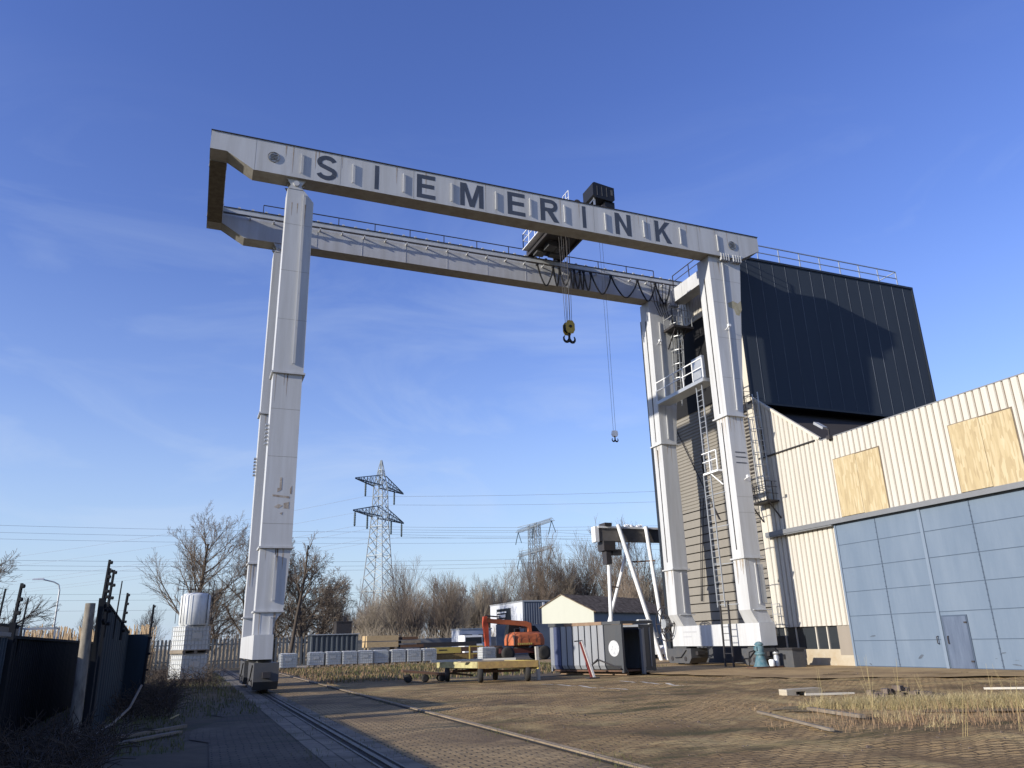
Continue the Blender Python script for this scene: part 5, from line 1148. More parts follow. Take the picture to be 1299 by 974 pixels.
mb = MB(); mb.box(12.55, 14.05, 75.35, 77.05, 3.6, 3.72); mb.box(13.3, 13.6, 76, 76.3, 3.72, 4.1); K.part(mb, 'tank_lid', DARKSTEEL)
cab2 = thing('site_cabin', (29, 92, 0), 'pale grey site cabin with dark windows behind the excavator boom', 'cabin')
K = Kit(cab2)
mb = MB(); mb.box(29.6, 33.6, 91, 94, 0.2, 2.95); K.part(mb, 'cabin_wall', PALECLAD)
mb = MB(); mb.box(29.5, 33.7, 90.9, 94.1, 2.95, 3.08); K.part(mb, 'cabin_roof', GALV)
for x in (30.0, 32.0):
    mb = MB(); mb.box(x, x + 1.2, 90.97, 90.998, 1.5, 2.4); K.part(mb, 'window', GLASS)
cw = MB(); cw.box(15, 60, 96, 96.2, 0, 2.1)
tag(cw.build('concrete_wall', plain('grey_concrete_wall', (0.22, 0.22, 0.21), 0.9)), 'long low grey concrete wall before the bare tree line', 'wall')
yw = MB(); yw.box(43, 52, 92, 92.2, 0, 2.3); tag(yw.build('boundary_wall', plain('ochre_wall', (0.33, 0.29, 0.17), 0.9)), 'ochre boundary wall below the cream gable house', 'wall')
bx = thing('dark_boundary_panel', (36, 90, 0), 'slate coloured boundary panels below the warehouse', 'fence')
K = Kit(bx)
for i in range(4):
    mb = MB(); mb.box(33.9 + i * 2.4, 36.25 + i * 2.4, 90, 90.12, 0, 3.4); K.part(mb, 'panel', GREYCLAD)

# ------------------------------------------------------------------ buildings behind
hs = thing('gable_house', (52, 105, 0), 'cream gabled house with a mottled brown tiled roof, behind the container', 'house')
K = Kit(hs)
HT = local((54.9, 105, 0), (-0.54, 0.842), (0.842, 0.54))
GW, GA, EL, ER, RZ, HL = 9.1, 5.46, 6.3, 5.34, 7.9, 27.0
def hprism(pts, v0, v1):
    n = len(pts); mb = MB()
    return mb.add([HT(u, v0, z) for u, z in pts] + [HT(u, v1, z) for u, z in pts], [tuple(range(n)), tuple(range(2 * n - 1, n - 1, -1))] + [(i, i + n, (i + 1) % n + n, (i + 1) % n) for i in range(n)])
K.part(hprism([(0, 0), (GW, 0), (GW, EL), (GA, RZ), (0, ER)], 0, 0.3), 'gable_wall', RENDERWHITE)
mb = MB(); lbox(mb, HT, 0.05, 0.3, 0.31, HL, 0, ER - 0.2); lbox(mb, HT, GW - 0.3, GW - 0.05, 0.31, HL, 0, EL - 0.2); K.pieces(mb, 'side_wall', GREYCLAD)
K.part(hprism([(-0.45, ER - 0.22), (GA, RZ + 0.03), (GA, RZ + 0.16), (-0.45, ER - 0.09)], -0.15, HL), 'roof_slope', SLATE)
K.part(hprism([(GW + 0.4, EL - 0.22), (GA, RZ + 0.031), (GA, RZ + 0.161), (GW + 0.4, EL - 0.09)], -0.15, HL), 'roof_slope', SLATE)
mb = MB(); lbox(mb, HT, -0.03, 0.045, 4, 5.2, 2.2, 3.6); lbox(mb, HT, -0.03, 0.045, 9, 10.2, 2.2, 3.6); K.pieces(mb, 'window', GLASS)
wh = thing('grey_warehouse', (52, 125, 0), 'pale grey and slate warehouse with a dark sign board, left of the gable house', 'warehouse')
K = Kit(wh)
mb = MB(); mb.box(52.0, 52.2, 125.2, 141, 0, 7.75); K.part(mb, 'front_wall', PALECLAD)
mb = MB(); vs = []; n = 40
for i in range(n):
    x = 52.0 + i * 0.45
    for d, dx in ((0, 0.0), (0, 0.14), (0.09, 0.2), (0.09, 0.4)): vs += [(x + dx, 125.1 - d, 0), (x + dx, 125.1 - d, 7.7)]
mb.add(vs, [(2 * i, 2 * i + 1, 2 * i + 3, 2 * i + 2) for i in range(len(vs) // 2 - 1)]); K.part(mb, 'ribbed_wall', GREYCLAD)
mb = MB(); mb.box(51.9, 70.2, 124.9, 141.1, 7.75, 7.95); K.part(mb, 'roof', GALV)
mb = MB(); mb.box(69.9, 70.1, 125.2, 140, 0, 7.7); K.part(mb, 'side_wall', PALECLAD)
mb = MB(); mb.box(55.6, 55.95, 124.8, 124.98, 0, 7.6); K.part(mb, 'downpipe', PALECLAD)
mb = MB(); mb.box(51.9, 51.98, 130.6, 137.4, 2.2, 7.0); SG = K.part(mb, 'sign_board', paint('dark_sign_board', (0.02, 0.025, 0.03), 0.5))
mb = MB(); mb.box(51.88, 51.897, 132.5, 137.0, 6.25, 6.5); mb.box(51.88, 51.897, 133.0, 137.0, 5.5, 6.0); mb.box(51.88, 51.897, 133.6, 137.0, 5.0, 5.2); K.part(mb, 'sign_lettering', WHITE2, SG)
mb = MB(); mb.box(51.88, 51.897, 131.6, 137.0, 2.4, 4.3); K.part(mb, 'pale_sign_field', PALECLAD, SG)

# ------------------------------------------------------------------ small white portal hoist behind the container
sg = thing('small_gantry', (27.5, 48, 0), 'small white portal hoist with splayed tube legs behind the grey container', 'small gantry crane')
K = Kit(sg)
mb = MB(); mb.box(25.75, 33.5, 47.8, 48.25, 7.95, 8.85); K.part(mb, 'cross_beam', paint('dull_grey_beam', (0.14, 0.13, 0.12), 0.6, c2=(0.08, 0.07, 0.06), amount=0.8, scale=2, streak=False))
mb = MB(); mb.box(25.7, 33.5, 47.7, 48.35, 8.85, 8.98); mb.box(25.45, 25.745, 47.75, 48.3, 7.9, 8.95); K.pieces(mb, 'beam_flange', WHITE2)
for a, b, r in (((26.55, 48.0, 7.9), (26.35, 48.1, 0), 0.13), ((27.2, 47.6, 9.1), (29.5, 47.0, 0), 0.15), ((29.45, 47.6, 9.0), (29.95, 47.0, 0), 0.14), ((28.45, 48.4, 7.95), (25.9, 49.2, 0), 0.11)):
    mb = MB(); mb.tube(a, b, r, 12); K.part(mb, 'leg', WHITE2)
mb = MB(); mb.box(26.0, 26.9, 47.6, 48.5, 7.3, 7.95); mb.box(26.2, 26.6, 47.7, 48.3, 6.4, 7.3); mb.box(26.7, 27.4, 47.7, 48.1, 7.0, 7.4); K.part(mb, 'hoist', DARKSTEEL)
mb = MB(); mb.box(26.15, 26.7, 47.55, 48.4, 8.985, 9.2); K.part(mb, 'drive_box', DARKSTEEL)
mb = MB(); mb.tube((26.5, 48, 6.4), (26.6, 48, 4.6), 0.05, 6); K.part(mb, 'hanging_chain', DARKSTEEL)
mb = MB(); mb.tube((26.45, 48.05, 4.9), (27.4, 48.6, 4.9), 0.05, 6); mb.tube((28.2, 48.4, 6.6), (29.75, 47.2, 6.6), 0.05, 6); K.pieces(mb, 'cross_brace', RUST)
mb = MB()
for i in range(9): mb.tube((28.0 + i * 0.16, 47.9 + 0.1 * (i % 3), 8.98), (28.05 + i * 0.17, 48.1, 9.12 + 0.05 * math.sin(i)), 0.09, 6)
K.part(mb, 'bundled_cable', WHITE2)

# ------------------------------------------------------------------ lattice pylons and wires
def lattice(mb, c, dirs, prof, r, rb):
    """square lattice mast: prof = [(z, half width)], dirs = unit vector of one face"""
    c = Vector(c); ax = Vector((dirs[0], dirs[1], 0)); ay = Vector((-dirs[1], dirs[0], 0))
    cor = [[c + ax * (sx * w) + ay * (sy * w) + Vector((0, 0, z)) for sx, sy in ((-1, -1), (1, -1), (1, 1), (-1, 1))] for z, w in prof]
    for k in range(len(prof) - 1):
        for i in range(4):
            j = (i + 1) % 4
            mb.tube(cor[k][i], cor[k + 1][i], r, 4, cap=False)
            mb.tube(cor[k][i], cor[k + 1][j], rb, 4, cap=False); mb.tube(cor[k][j], cor[k + 1][i], rb, 4, cap=False)
            if k % 3 == 0: mb.tube(cor[k][i], cor[k][j], rb, 4, cap=False)
def arm(mb, c, d, z, half, w, rise, r, rb):
    c = Vector(c); d = Vector((d[0], d[1], 0)); p = Vector((-d.y, d.x, 0))
    for s in (-1, 1):
        tip = c + d * (s * half) + Vector((0, 0, z)); n = 7
        for q in (-1, 1):
            a = c + p * (q * w) + d * (s * w) + Vector((0, 0, z)); mb.tube(a, tip, r, 4, cap=False)
            top = c + p * (q * w * 0.7) + d * (s * w * 0.7) + Vector((0, 0, z + rise)); mb.tube(top, tip + Vector((0, 0, 0.15)), r * 0.8, 4, cap=False)
            for i in range(n):
                t0, t1 = i / n, (i + 1) / n
                lo = a.lerp(tip, t0); up = top.lerp(tip, t1) ; mb.tube(lo, up, rb, 4, cap=False); mb.tube(up, a.lerp(tip, t1), rb, 4, cap=False)
        for i in range(n):
            t0, t1 = i / n, (i + 1) / n
            a1 = c + p * w + d * (s * w) + Vector((0, 0, z)); a2 = c - p * w + d * (s * w) + Vector((0, 0, z))
            mb.tube(a1.lerp(tip, t0), a2.lerp(tip, t1), rb, 4, cap=False); mb.tube(a2.lerp(tip, t0), a1.lerp(tip, t1), rb, 4, cap=False)
AD = Vector((0.675, 0.735)).normalized()
PZ1, PZ2 = 37.2, 29.9
py = thing('lattice_pylon', (39.1, 180, 0), 'nearest steel lattice pylon with two cross arms and hanging insulators beyond the tanks', 'pylon')
mb = MB()
pp = [(0, 4.1), (4.5, 3.6), (9, 3.1), (13, 2.65), (16, 2.4), (18.5, 2.2), (21, 2.02), (23.3, 1.86), (25.5, 1.7), (27.7, 1.56), (29.9, 1.45), (32.3, 1.35), (34.7, 1.27), (37.2, 1.2), (39.2, 0.8), (41.2, 0.5), (43.6, 0.1)]
lattice(mb, (0, 0, 0), AD, pp, 0.14, 0.075)
mb.build('mast', PYLONM, py, fix=False)
for z, h in ((PZ1, 11.2), (PZ2, 11.6)):
    mb = MB(); arm(mb, (0, 0, 0), AD, z, h, 1.25, 2.6, 0.15, 0.06)
    ar = mb.build('cross_arm', paint('dark_lattice', (0.10, 0.12, 0.13), 0.6, amount=0.2, streak=False), py, fix=False)  # arms in a darker grey than the mast
att = []
for z, offs in ((PZ1, (-6.8, 6.6)), (PZ2, (-10.9, -5.6, 5.4, 10.6))):
    for o in offs:
        mb = MB(); x, y = AD.x * o, AD.y * o
        mb.lathe((x, y, z - 3.4), [(0.12, 0.0)] + [((0.26 if k % 2 else 0.17), 0.15 + k * 0.2) for k in range(15)] + [(0.1, 3.3)], 'z', 8)
        mb.build('insulator', INSUL, py); att.append((39.1 + x, 180 + y, z - 3.4))
def wire(a, b, sag, r, label, group, n=28):
    a = Vector(a); b = Vector(b); mb = MB(); pts = []
    for i in range(n + 1):
        t = i / n; p = a.lerp(b, t); p.z -= sag * 4 * t * (1 - t); pts.append(p)
    mb.path(pts, r, 3)
    o = mb.build('power_line', WIRE, fix=False); return tag(o, label, 'power line', group)
LD = Vector((0.735, -0.675, 0)).normalized()
for i, p in enumerate(att):
    p = Vector(p)
    for s in (1, -1):
        wire(p, p + LD * (340 * s) + Vector((0, 0, 0.5)), 8.0, 0.032, 'thin overhead wire strung from the insulators of the nearest pylon', 'wires of the nearest pylon')
d1 = dup(py, (138, 470, 0), 0.3, 0.9, 'small distant lattice pylon in the gap beside the dark tank', '')
d2 = dup(py, (185, 560, 0), 0.1, 1.0, 'tiny far lattice pylon showing above the bare trees beside the nearest pylon', '')
p2 = thing('twin_mast_pylon', (131, 300, 0), 'twin masted pylon with slanting cross arms rising behind the bare trees', 'pylon')
for dy in (-2.6, 2.6):
    mb = MB(); lattice(mb, (0, dy * 1.35, 0), (1, 0), [(z, 1.5 - z * 0.012) for z in range(0, 50, 3)], 0.15, 0.085); mb.build('mast', PYLONF, p2, fix=False)
for z, h in ((46.8, 18.5), (36.2, 17.5)):
    mb = MB()
    for (dx, dz, rr_) in ((-0.9, 0, 0.16), (0.9, 0, 0.16), (0, 2.3, 0.14)): mb.tube((dx, -h, z + dz * 0.3), (dx, h, z + dz), rr_, 4, cap=False)
    k = 26
    for i in range(k):
        y0, y1 = -h + 2 * h * i / k, -h + 2 * h * (i + 1) / k
        mb.tube((-0.9, y0, z), (0, (y0 + y1) / 2, z + 1.4), 0.05, 4, cap=False); mb.tube((0.9, y0, z), (0, (y0 + y1) / 2, z + 1.4), 0.05, 4, cap=False)
        mb.tube((-0.9, y0, z), (0.9, y1, z), 0.05, 4, cap=False); mb.tube((0, (y0 + y1) / 2, z + 1.4), (-0.9, y1, z), 0.05, 4, cap=False)
    mb.build('cross_arm', PYLONF, p2, fix=False)
    for y in (-h + 0.8, h - 0.8, 0):
        for s in (-1, 1):
            mb = MB(); mb.tube((0, y, z), (0, y + s * 3.4, z - 5.0) if y else (0, s * 3.0, z - 4.6), 0.16, 6); mb.build('insulator', INSUL, p2)
for z in (42.3, 31.8):
    for dy in (-17.2, -0.2, 17.2):
        for s in (-1, 1):
            wire((131, 300 + dy, z), (131 + s * 380, 300 + dy + s * 6, z + 1.5), 3.5, 0.05, 'faint distant wire on the twin masted pylon line', 'wires of the far pylon line')
for z, dy in ((30, 0), (27.5, 5), (23, 11)):
    wire((-260, 430 + dy, z), (420, 400 + dy, z + 3), 4, 0.05, 'faint lowest wires crossing low above the far trees', 'lowest far wires')

# ------------------------------------------------------------------ street lamp
sl = thing('street_lamp', (-12.4, 90, 0), 'tall bent arm street lamp beyond the dark fence, above the reeds', 'street lamp')
K = Kit(sl)
mb = MB(); mb.tube((-12.4, 90, 0), (-12.4, 90, 7.6), 0.11, 10, 0.07); mb.path([(-12.4, 90, 7.6), (-12.55, 90, 8.1), (-13.0, 90, 8.35), (-14.0, 90, 8.6)], 0.06, 8); K.part(mb, 'pole', GALV)
mb = MB(); mb.hexa([(-14.9, 89.85, 8.55), (-13.9, 89.85, 8.55), (-13.9, 90.15, 8.55), (-14.9, 90.15, 8.55)], [(-14.8, 89.9, 8.68), (-13.9, 89.9, 8.72), (-13.9, 90.1, 8.72), (-14.8, 90.1, 8.68)]); K.part(mb, 'lamp_head', PALECLAD)

# ------------------------------------------------------------------ fences on the left
def sheet_y(x, y0, y1, z0, ztf, pitch=0.25, depth=0.04):
    mb = MB(); vs = []; n = max(1, int(round((y1 - y0) / pitch))); p = (y1 - y0) / n
    for i in range(n):
        a = y0 + i * p
        for dy, d in ((0, 0), (0.36 * p, 0), (0.48 * p, depth), (0.86 * p, depth)): vs += [(x + d, a + dy, z0), (x + d, a + dy, ztf(a + dy))]
    vs += [(x, y1, z0), (x, y1, ztf(y1))]
    return mb.add(vs, [(2 * i, 2 * i + 1, 2 * i + 3, 2 * i + 2) for i in range(len(vs) // 2 - 1)])
def spike(K, x, y, z0, z1, ins=False, r=0.035):
    mb = MB(); mb.tube((x, y, z0), (x + 0.05, y + 0.02, z1), r, 6, r * 0.7); o = K.part(mb, 'fence_rod', FENCEBLACK)
    if ins:
        mb = MB()
        for k in range(5):
            z = z1 - 0.06 - k * (z1 - z0) * 0.19; mb.tube((x + 0.05, y, z), (x + 0.11, y - 0.02, z), r * 0.9, 6)
        K.part(mb, 'insulator_knobs', FENCEBLACK, o)
f1 = thing('sheet_fence', (-3.2, 15, 0), 'low dark corrugated sheet fence in shade, nearest the camera', 'fence')
K = Kit(f1)
mb = sheet_y(-3.24, 8.0, 17.9, -0.06, lambda y: 1.93 + 0.02 * math.sin(y)); K.part(mb, 'fence_sheet', paint('streaked_blue_grey_sheet', (0.06, 0.082, 0.10), 0.7, c2=(0.02, 0.027, 0.034), amount=0.9, scale=2.2, stretch=(1, 1, 0.1), spots=(0.16, 0.17, 0.17), spot_amount=-0.02, spot_scale=4, spec=0.1))
mb = MB(); mb.box(-3.30, -3.16, 8.0, 17.9, 1.93, 2.0); K.part(mb, 'top_rail', TRIM)
for y, h in ((16.9, 2.75), (18.3, 2.95), (19.2, 2.72)): spike(K, -3.25, y, 1.6, h, y == 18.3, 0.045 if y == 18.3 else 0.025)
mb = MB(); mb.box(-3.27, -3.17, 18.2, 18.34, 0, 2.2); K.part(mb, 'fence_post', FENCEBLACK)
mb = sheet_y(-3.28, 17.85, 38.0, -0.06, lambda y: 1.9); K.part(mb, 'fence_sheet', FENCEBLACK)
mb = MB(); mb.box(-3.32, -3.2, 18.4, 38.0, 1.9, 1.96); K.part(mb, 'top_rail', FENCEBLACK)
pt = MB(); pt.tube((-1.90, 18.25, 0), (-1.93, 18.3, 2.55), 0.115, 12, 0.095)
tag(pt.build('round_post', POSTW), 'pale bleached round post at the corner of the tall dark fence', 'post')
f2 = thing('tall_fence', (-1.8, 22, 0), 'tall dark sheet fence topped with black insulator rods, behind the bleached post', 'fence')
K = Kit(f2)
mb = MB(); mb.box(-1.80, -1.70, 18.42, 18.66, 0, 2.66); mb.box(-1.80, -1.72, 18.70, 18.90, 0, 2.5); mb.box(-1.82, -1.74, 19.65, 20.0, 0, 2.55); K.pieces(mb, 'fence_board', FENCEBLACK)
def ft(y): return 2.62 - 0.06 * (y - 20) if y > 20 else 2.62
mb = sheet_y(-1.78, 20.0, 28.0, -0.06, ft, 0.6, 0.02); K.part(mb, 'fence_sheet', FENCEBLUE)
mb = MB(); mb.bar((-1.78, 20.0, ft(20) + 0.02), (-1.78, 28.0, ft(28) + 0.02), 0.07, 0.05); K.part(mb, 'top_rail', FENCEBLACK)
mb = MB(); mb.box(-1.78, -1.2, 28.0, 28.06, 0, 2.1); K.part(mb, 'return_panel', FENCEBLUE)
for y, h, i in ((18.55, 3.45, True), (18.85, 3.3, True), (19.8, 3.35, True), (22.3, 3.3, False), (24.6, 3.15, True), (25.0, 3.15, False), (28.0, 3.0, True), (28.6, 3.0, False)): spike(K, -1.76 if y < 28 else -1.2, y, 0.5 if y > 27 else 1.9, h, i, 0.04 if i else 0.022)
# palisade fence behind the tanks
pf = thing('palisade_fence', (4, 72, 0), 'long grey green palisade fence behind the white tanks and the left crane legs', 'fence')
K = Kit(pf)
for z in (0.6, 1.9):
    mb = MB(); mb.box(-9, 13.7, 72.06, 72.12, z, z + 0.08); K.part(mb, 'fence_rail', FENCEGREY)
mb = MB(); x = -9.0
while x < 13.6:
    h = 2.42; mb.prism([(x, 0.05), (x + 0.17, 0.05), (x + 0.17, h - 0.08), (x + 0.085, h), (x, h - 0.08)], 72.0, 72.05, 'y'); x += 0.30
K.part(mb, 'palisade_slats', FENCEGREY)
cf = thing('ribbed_fence_panel', (12, 69.5, 0), 'pale ribbed steel panel standing behind the tank row, left of the timber', 'fence panel')
K = Kit(cf)
mb = MB(); vs = []
for i in range(10):
    x = 9.3 + i * 0.42
    for dx, d in ((0, 0), (0.2, 0), (0.24, 0.12), (0.38, 0.12)): vs += [(x + dx, 69.5 - d, 0.05), (x + dx, 69.5 - d, 2.45)]
mb.add(vs, [(2 * i, 2 * i + 1, 2 * i + 3, 2 * i + 2) for i in range(len(vs) // 2 - 1)]); K.part(mb, 'ribbed_sheet', FENCEGREY)
mb = MB(); mb.box(9.25, 13.6, 69.3, 69.55, 2.45, 2.52); K.part(mb, 'top_edge', GALV)
# things behind the near fence
bc = thing('dark_container', (-7, 34, 0), 'dark container roof showing over the near fence, beside the bare tree', 'container')
K = Kit(bc)
mb = MB(); mb.box(-9.6, -6.4, 34, 38, 0, 2.62); K.part(mb, 'body', CONTDARK)
mb = MB(); mb.box(-9.65, -6.35, 33.95, 38.05, 2.62, 2.7); K.part(mb, 'roof', FENCEBLACK)
rk = thing('wire_rack', (-5.6, 36, 0), 'pale wire storage rack behind the near dark fence', 'rack')
K = Kit(rk)
mb = MB()
for (x, y) in ((-6.1, 36), (-4.9, 36), (-6.1, 37), (-4.9, 37)): mb.bar((x, y, 0), (x, y, 2.6), 0.06)
for z in (0.3, 1.5, 2.55):
    for a, b in (((-6.1, 36), (-4.9, 36)), ((-6.1, 37), (-4.9, 37)), ((-6.1, 36), (-6.1, 37)), ((-4.9, 36), (-4.9, 37))): mb.bar((a[0], a[1], z), (b[0], b[1], z), 0.06)
K.part(mb, 'rack_frame', GALV)
mb = MB(); mb.box(-6.05, -4.95, 36.05, 36.95, 1.53, 1.9); K.part(mb, 'stored_load', PALECLAD)

# ------------------------------------------------------------------ bare winter trees
def grow_tree(seed, height, crown, trunk_r, levels=5, first=0.22, kids_n=(9, 7, 6, 5), droop=0.0, up=0.5, lean=(0, 0), twig_r=0.012, frac=0.86, sp0=(0.6, 1.0), taper0=0.55, r1=0.55, jit=0.17, sub=(0.55, 0.95)):
    rnd = random.Random(seed); trunk = []; twigs = []
    def branch(p, d, length, r, lev):
        segs = 5 if lev == 0 else (4 if lev < 3 else 3); out = trunk if lev == 0 else twigs
        q = p.copy(); dd = d.copy(); pts = [q.copy()]; rs = [r]
        for i in range(segs):
            j = 0.05 if lev == 0 else jit
            dd = (dd + Vector((rnd.gauss(0, j), rnd.gauss(0, j), rnd.gauss(0, j) + (up * 0.16 if 0 < lev < 4 else 0) - droop * (lev > 2)))).normalized()
            q = q + dd * (length / segs); pts.append(q.copy()); rs.append(max(twig_r, r * (1 - (0.62 if lev == 0 else 0.75) * (i + 1) / segs)))
        for i in range(segs): out.append((pts[i], pts[i + 1], rs[i], rs[i + 1], lev))
        if lev >= levels - 1: return
        n = kids_n[min(lev, len(kids_n) - 1)]
        for k in range(n):
            t = (first if lev == 0 else 0.22) + (1 - (first if lev == 0 else 0.22)) * (k + rnd.random() * 0.7) / n
            t = min(t, 0.99); s = min(segs - 1, int(t * segs)); pos = pts[s].lerp(pts[s + 1], t * segs - s)
            base = (pts[s + 1] - pts[s]).normalized(); ang = rnd.uniform(0, 2 * PI) if lev == 0 else rnd.uniform(0, 2 * PI)
            if lev == 0: ang = k * 2.4 + rnd.uniform(-0.5, 0.5)
            side = base.orthogonal().normalized(); side.rotate(Matrix.Rotation(ang, 3, base))
            spread = rnd.uniform(*sp0) * (1.15 - 0.5 * t) if lev == 0 else rnd.uniform(*sub)
            nd = (base * math.cos(spread) + side * math.sin(spread)).normalized()
            if lev == 0:
                ln = crown * rnd.uniform(0.85, 1.15) * (1.05 - taper0 * t)
            else: ln = length * rnd.uniform(0.42, 0.68) * (1.1 - 0.5 * t)
            branch(pos, nd, ln, max(twig_r, rs[s] * (r1 if lev == 0 else 0.6)), lev + 1)
    branch(Vector((0, 0, 0)), Vector((lean[0], lean[1], 1)).normalized(), height * frac, trunk_r, 0)
    return trunk, twigs
def tree_mesh(segs, n_of):
    mb = MB()
    for a, b, r0, r1, lev in segs: mb.tube(a, b, r0, n_of(lev), r1, cap=False)
    return mb
def make_tree(seed, label, cat, loc, height, crown, trunk_r, mat=TWIG, group=None, name='bare_tree', **kw):
    root = thing(name, loc, label, cat, group)
    tk_, tw_ = grow_tree(seed, height, crown, trunk_r, **kw)
    tree_mesh(tk_, lambda l: 9).build('trunk', BARK, root, fix=False)
    tree_mesh(tw_, lambda l: 6 if l == 1 else 3).build('crown', mat, root, fix=False)
    return root
t1 = make_tree(4, 'large rounded bare tree with a fine twig crown, left of the crane leg', 'tree', (0.3, 82, 0), 14.3, 7.6, 0.28, levels=5, first=0.24, kids_n=(20, 8, 6, 4), up=0.45, twig_r=0.009, frac=0.80, sp0=(0.85, 1.25), taper0=0.62, r1=0.42, jit=0.09, sub=(0.4, 0.75))
t2 = make_tree(21, 'bare tree half hidden directly behind the left crane legs', 'tree', (5.0, 86, 0), 15.0, 5.6, 0.24, levels=5, kids_n=(12, 7, 6, 4), up=0.6, twig_r=0.010, frac=0.62, sp0=(0.6, 1.0), taper0=0.25)
t3 = make_tree(33, 'slender leaning bare tree just to the side of the left crane legs', 'tree', (6.9, 62, 0), 10.5, 2.6, 0.16, levels=4, first=0.5, kids_n=(6, 4, 4), up=0.9, lean=(0.2, 0.0), twig_r=0.012)
t4 = make_tree(40, 'dense twiggy bare tree above the palisade fence, beside the leaning tree', 'tree', (10.2, 80, 0), 11.5, 5.0, 0.22, levels=5, first=0.1, kids_n=(20, 8, 6, 5), up=0.5, twig_r=0.013, mat=TWIG, frac=0.66, taper0=0.25)
t5 = make_tree(52, 'spreading bare tree at the far left behind the near fence', 'tree', (-14.6, 62, 0), 7.2, 5.4, 0.22, levels=5, first=0.10, kids_n=(20, 9, 6, 4), up=0.3, twig_r=0.010, frac=0.62, sp0=(0.8, 1.25), taper0=0.35, r1=0.42, jit=0.09, sub=(0.4, 0.75))
dup(t4, (7.9, 84, 0), 2.0, 0.92, 'dense bare tree directly behind the leaning slender tree', '')
dup(t4, (13.4, 92, 0), 4.0, 0.85, 'low dense bare tree beside the dark tank, below the pylon wires', '')
dup(t4, (3.0, 100, 0), 1.0, 0.8, 'low twiggy bare tree behind the fence, between the rounded tree and the crane leg', '')
dup(t2, (2.6, 110, 0), 1.2, 0.72, 'small bare tree beyond the rounded tree, far behind the fence', '')
# the brown tree line beyond the yard
kinds = []
for k, (sd, h, c, m, kn) in enumerate(((61, 11.5, 5.6, TWIGTAN, (16, 11, 7)), (62, 13.0, 6.0, TWIGRED, (14, 11, 7)), (63, 8.5, 4.6, TWIGTAN, (20, 11, 7)), (64, 15.5, 7.4, TWIG, (12, 10, 8)), (65, 12.5, 5.2, TWIGRED, (18, 10, 7)))):
    kinds.append((sd, h, c, m, kn))
rnd = random.Random(77); protos = {}
def line_tree(k, x, y, s):
    if 0.345 < x / y < 0.55 and y < 143: y = 146 + (x % 3); x *= 1.06
    sd, h, c, m, kn = kinds[k]
    lab = ('bare tan tree in the tree line beyond the yard', 'reddish brown bare tree in the tree line beyond the yard', 'bushy low tan tree in the tree line beyond the yard', 'tall dark bare tree rising over the tree line', 'narrow reddish bare tree in the tree line beyond the yard')[k]
    gp = ('tan trees of the tree line', 'reddish trees of the tree line', 'bushy trees of the tree line', 'tall trees of the tree line', 'narrow trees of the tree line')[k]
    if k not in protos:
        protos[k] = make_tree(sd, lab, 'tree', (x, y, 0), h, c, 0.2, mat=m, group=gp, levels=4, first=0.12, kids_n=kn, up=0.9, twig_r=0.013, frac=0.62, sp0=(0.35, 0.8), taper0=0.1, jit=0.10, sub=(0.4, 0.8))
        protos[k].scale = (s, s, s * rnd.uniform(0.9, 1.1))
    else: dup(protos[k], (x, y, 0), rnd.uniform(0, 6.28), (s, s, s * rnd.uniform(0.8, 1.2)))
# two staggered rows, from beside the pylon to behind the tall shed
for i in range(34):
    t = i / 33; x = 27 + t * 75 + rnd.uniform(-1, 1); y = 138 + 6 * math.sin(i * 1.7) - t * 6
    line_tree(rnd.choice((0, 1, 2, 4)), x, y, rnd.uniform(0.75, 1.0) * (0.88 if x < 50 else 1.08))
for i in range(26):
    t = i / 25; x = 33 + t * 82 + rnd.uniform(-1.5, 1.5); y = 156 + 5 * math.sin(i * 2.3)
    line_tree(rnd.choice((0, 1, 3, 4)), x, y, rnd.uniform(0.85, 1.1) * (0.92 if x < 60 else 1.22))
for i in range(30):
    line_tree(rnd.choice((0, 1, 1, 2, 3, 4)), 24 + i * 1.35 + rnd.uniform(-1, 1), 150 + rnd.uniform(-3, 6), rnd.uniform(0.6, 0.85) * (0.82 if i < 13 else 1.08))
for x, y, s in ((62, 132, 1.05), (66, 134, 1.12), (71, 133, 1.0), (78, 136, 1.2), (84, 138, 1.22), (30, 120, 0.75), (40, 128, 0.9)): line_tree(3, x, y, s)
for x, y, s in ((12, 130, 0.8), (17, 132, 0.8), (22, 130, 0.85), (-6, 128, 0.6), (-14, 132, 0.6), (-30, 140, 0.7), (-38, 142, 0.7), (26, 126, 0.8), (31, 130, 0.85)): line_tree(rnd.choice((0, 2)), x, y, s)
# undergrowth in front of the tree line
mb = MB(); rnd = random.Random(5)
for i in range(7600):
    x = rnd.uniform(-60, 112); y = rnd.uniform(118, 126) if 14 < x else rnd.uniform(96, 112)
    h = rnd.uniform(0.8, 3.4) * (1.25 if x > 14 else 0.9); a = rnd.uniform(-0.5, 0.5); b = rnd.uniform(-0.4, 0.4)
    mb.tube((x, y, -0.1), (x + a * h, y + b * h, h), 0.035, 3, 0.012, cap=False)
setting(mb.build('undergrowth', TWIGTAN, fix=False), 'stuff', 'brown undergrowth of thin stems below the bare tree line', 'undergrowth')
# far wood that closes the horizon
mb = MB()
for i in range(5200):
    x = rnd.uniform(-330, 330); y = 330 + rnd.uniform(-14, 14); h = (5.5 + 3.5 * math.sin(x * 0.07) * math.sin(x * 0.023 + 1)) * rnd.uniform(0.5, 1.15)
    mb.tube((x, y, -0.1), (x + rnd.uniform(-1.4, 1.4), y, h), 0.16, 3, 0.05, cap=False)
setting(mb.build('far_wood', TWIG, fix=False), 'stuff', 'far off low brown wood on the horizon', 'wood')

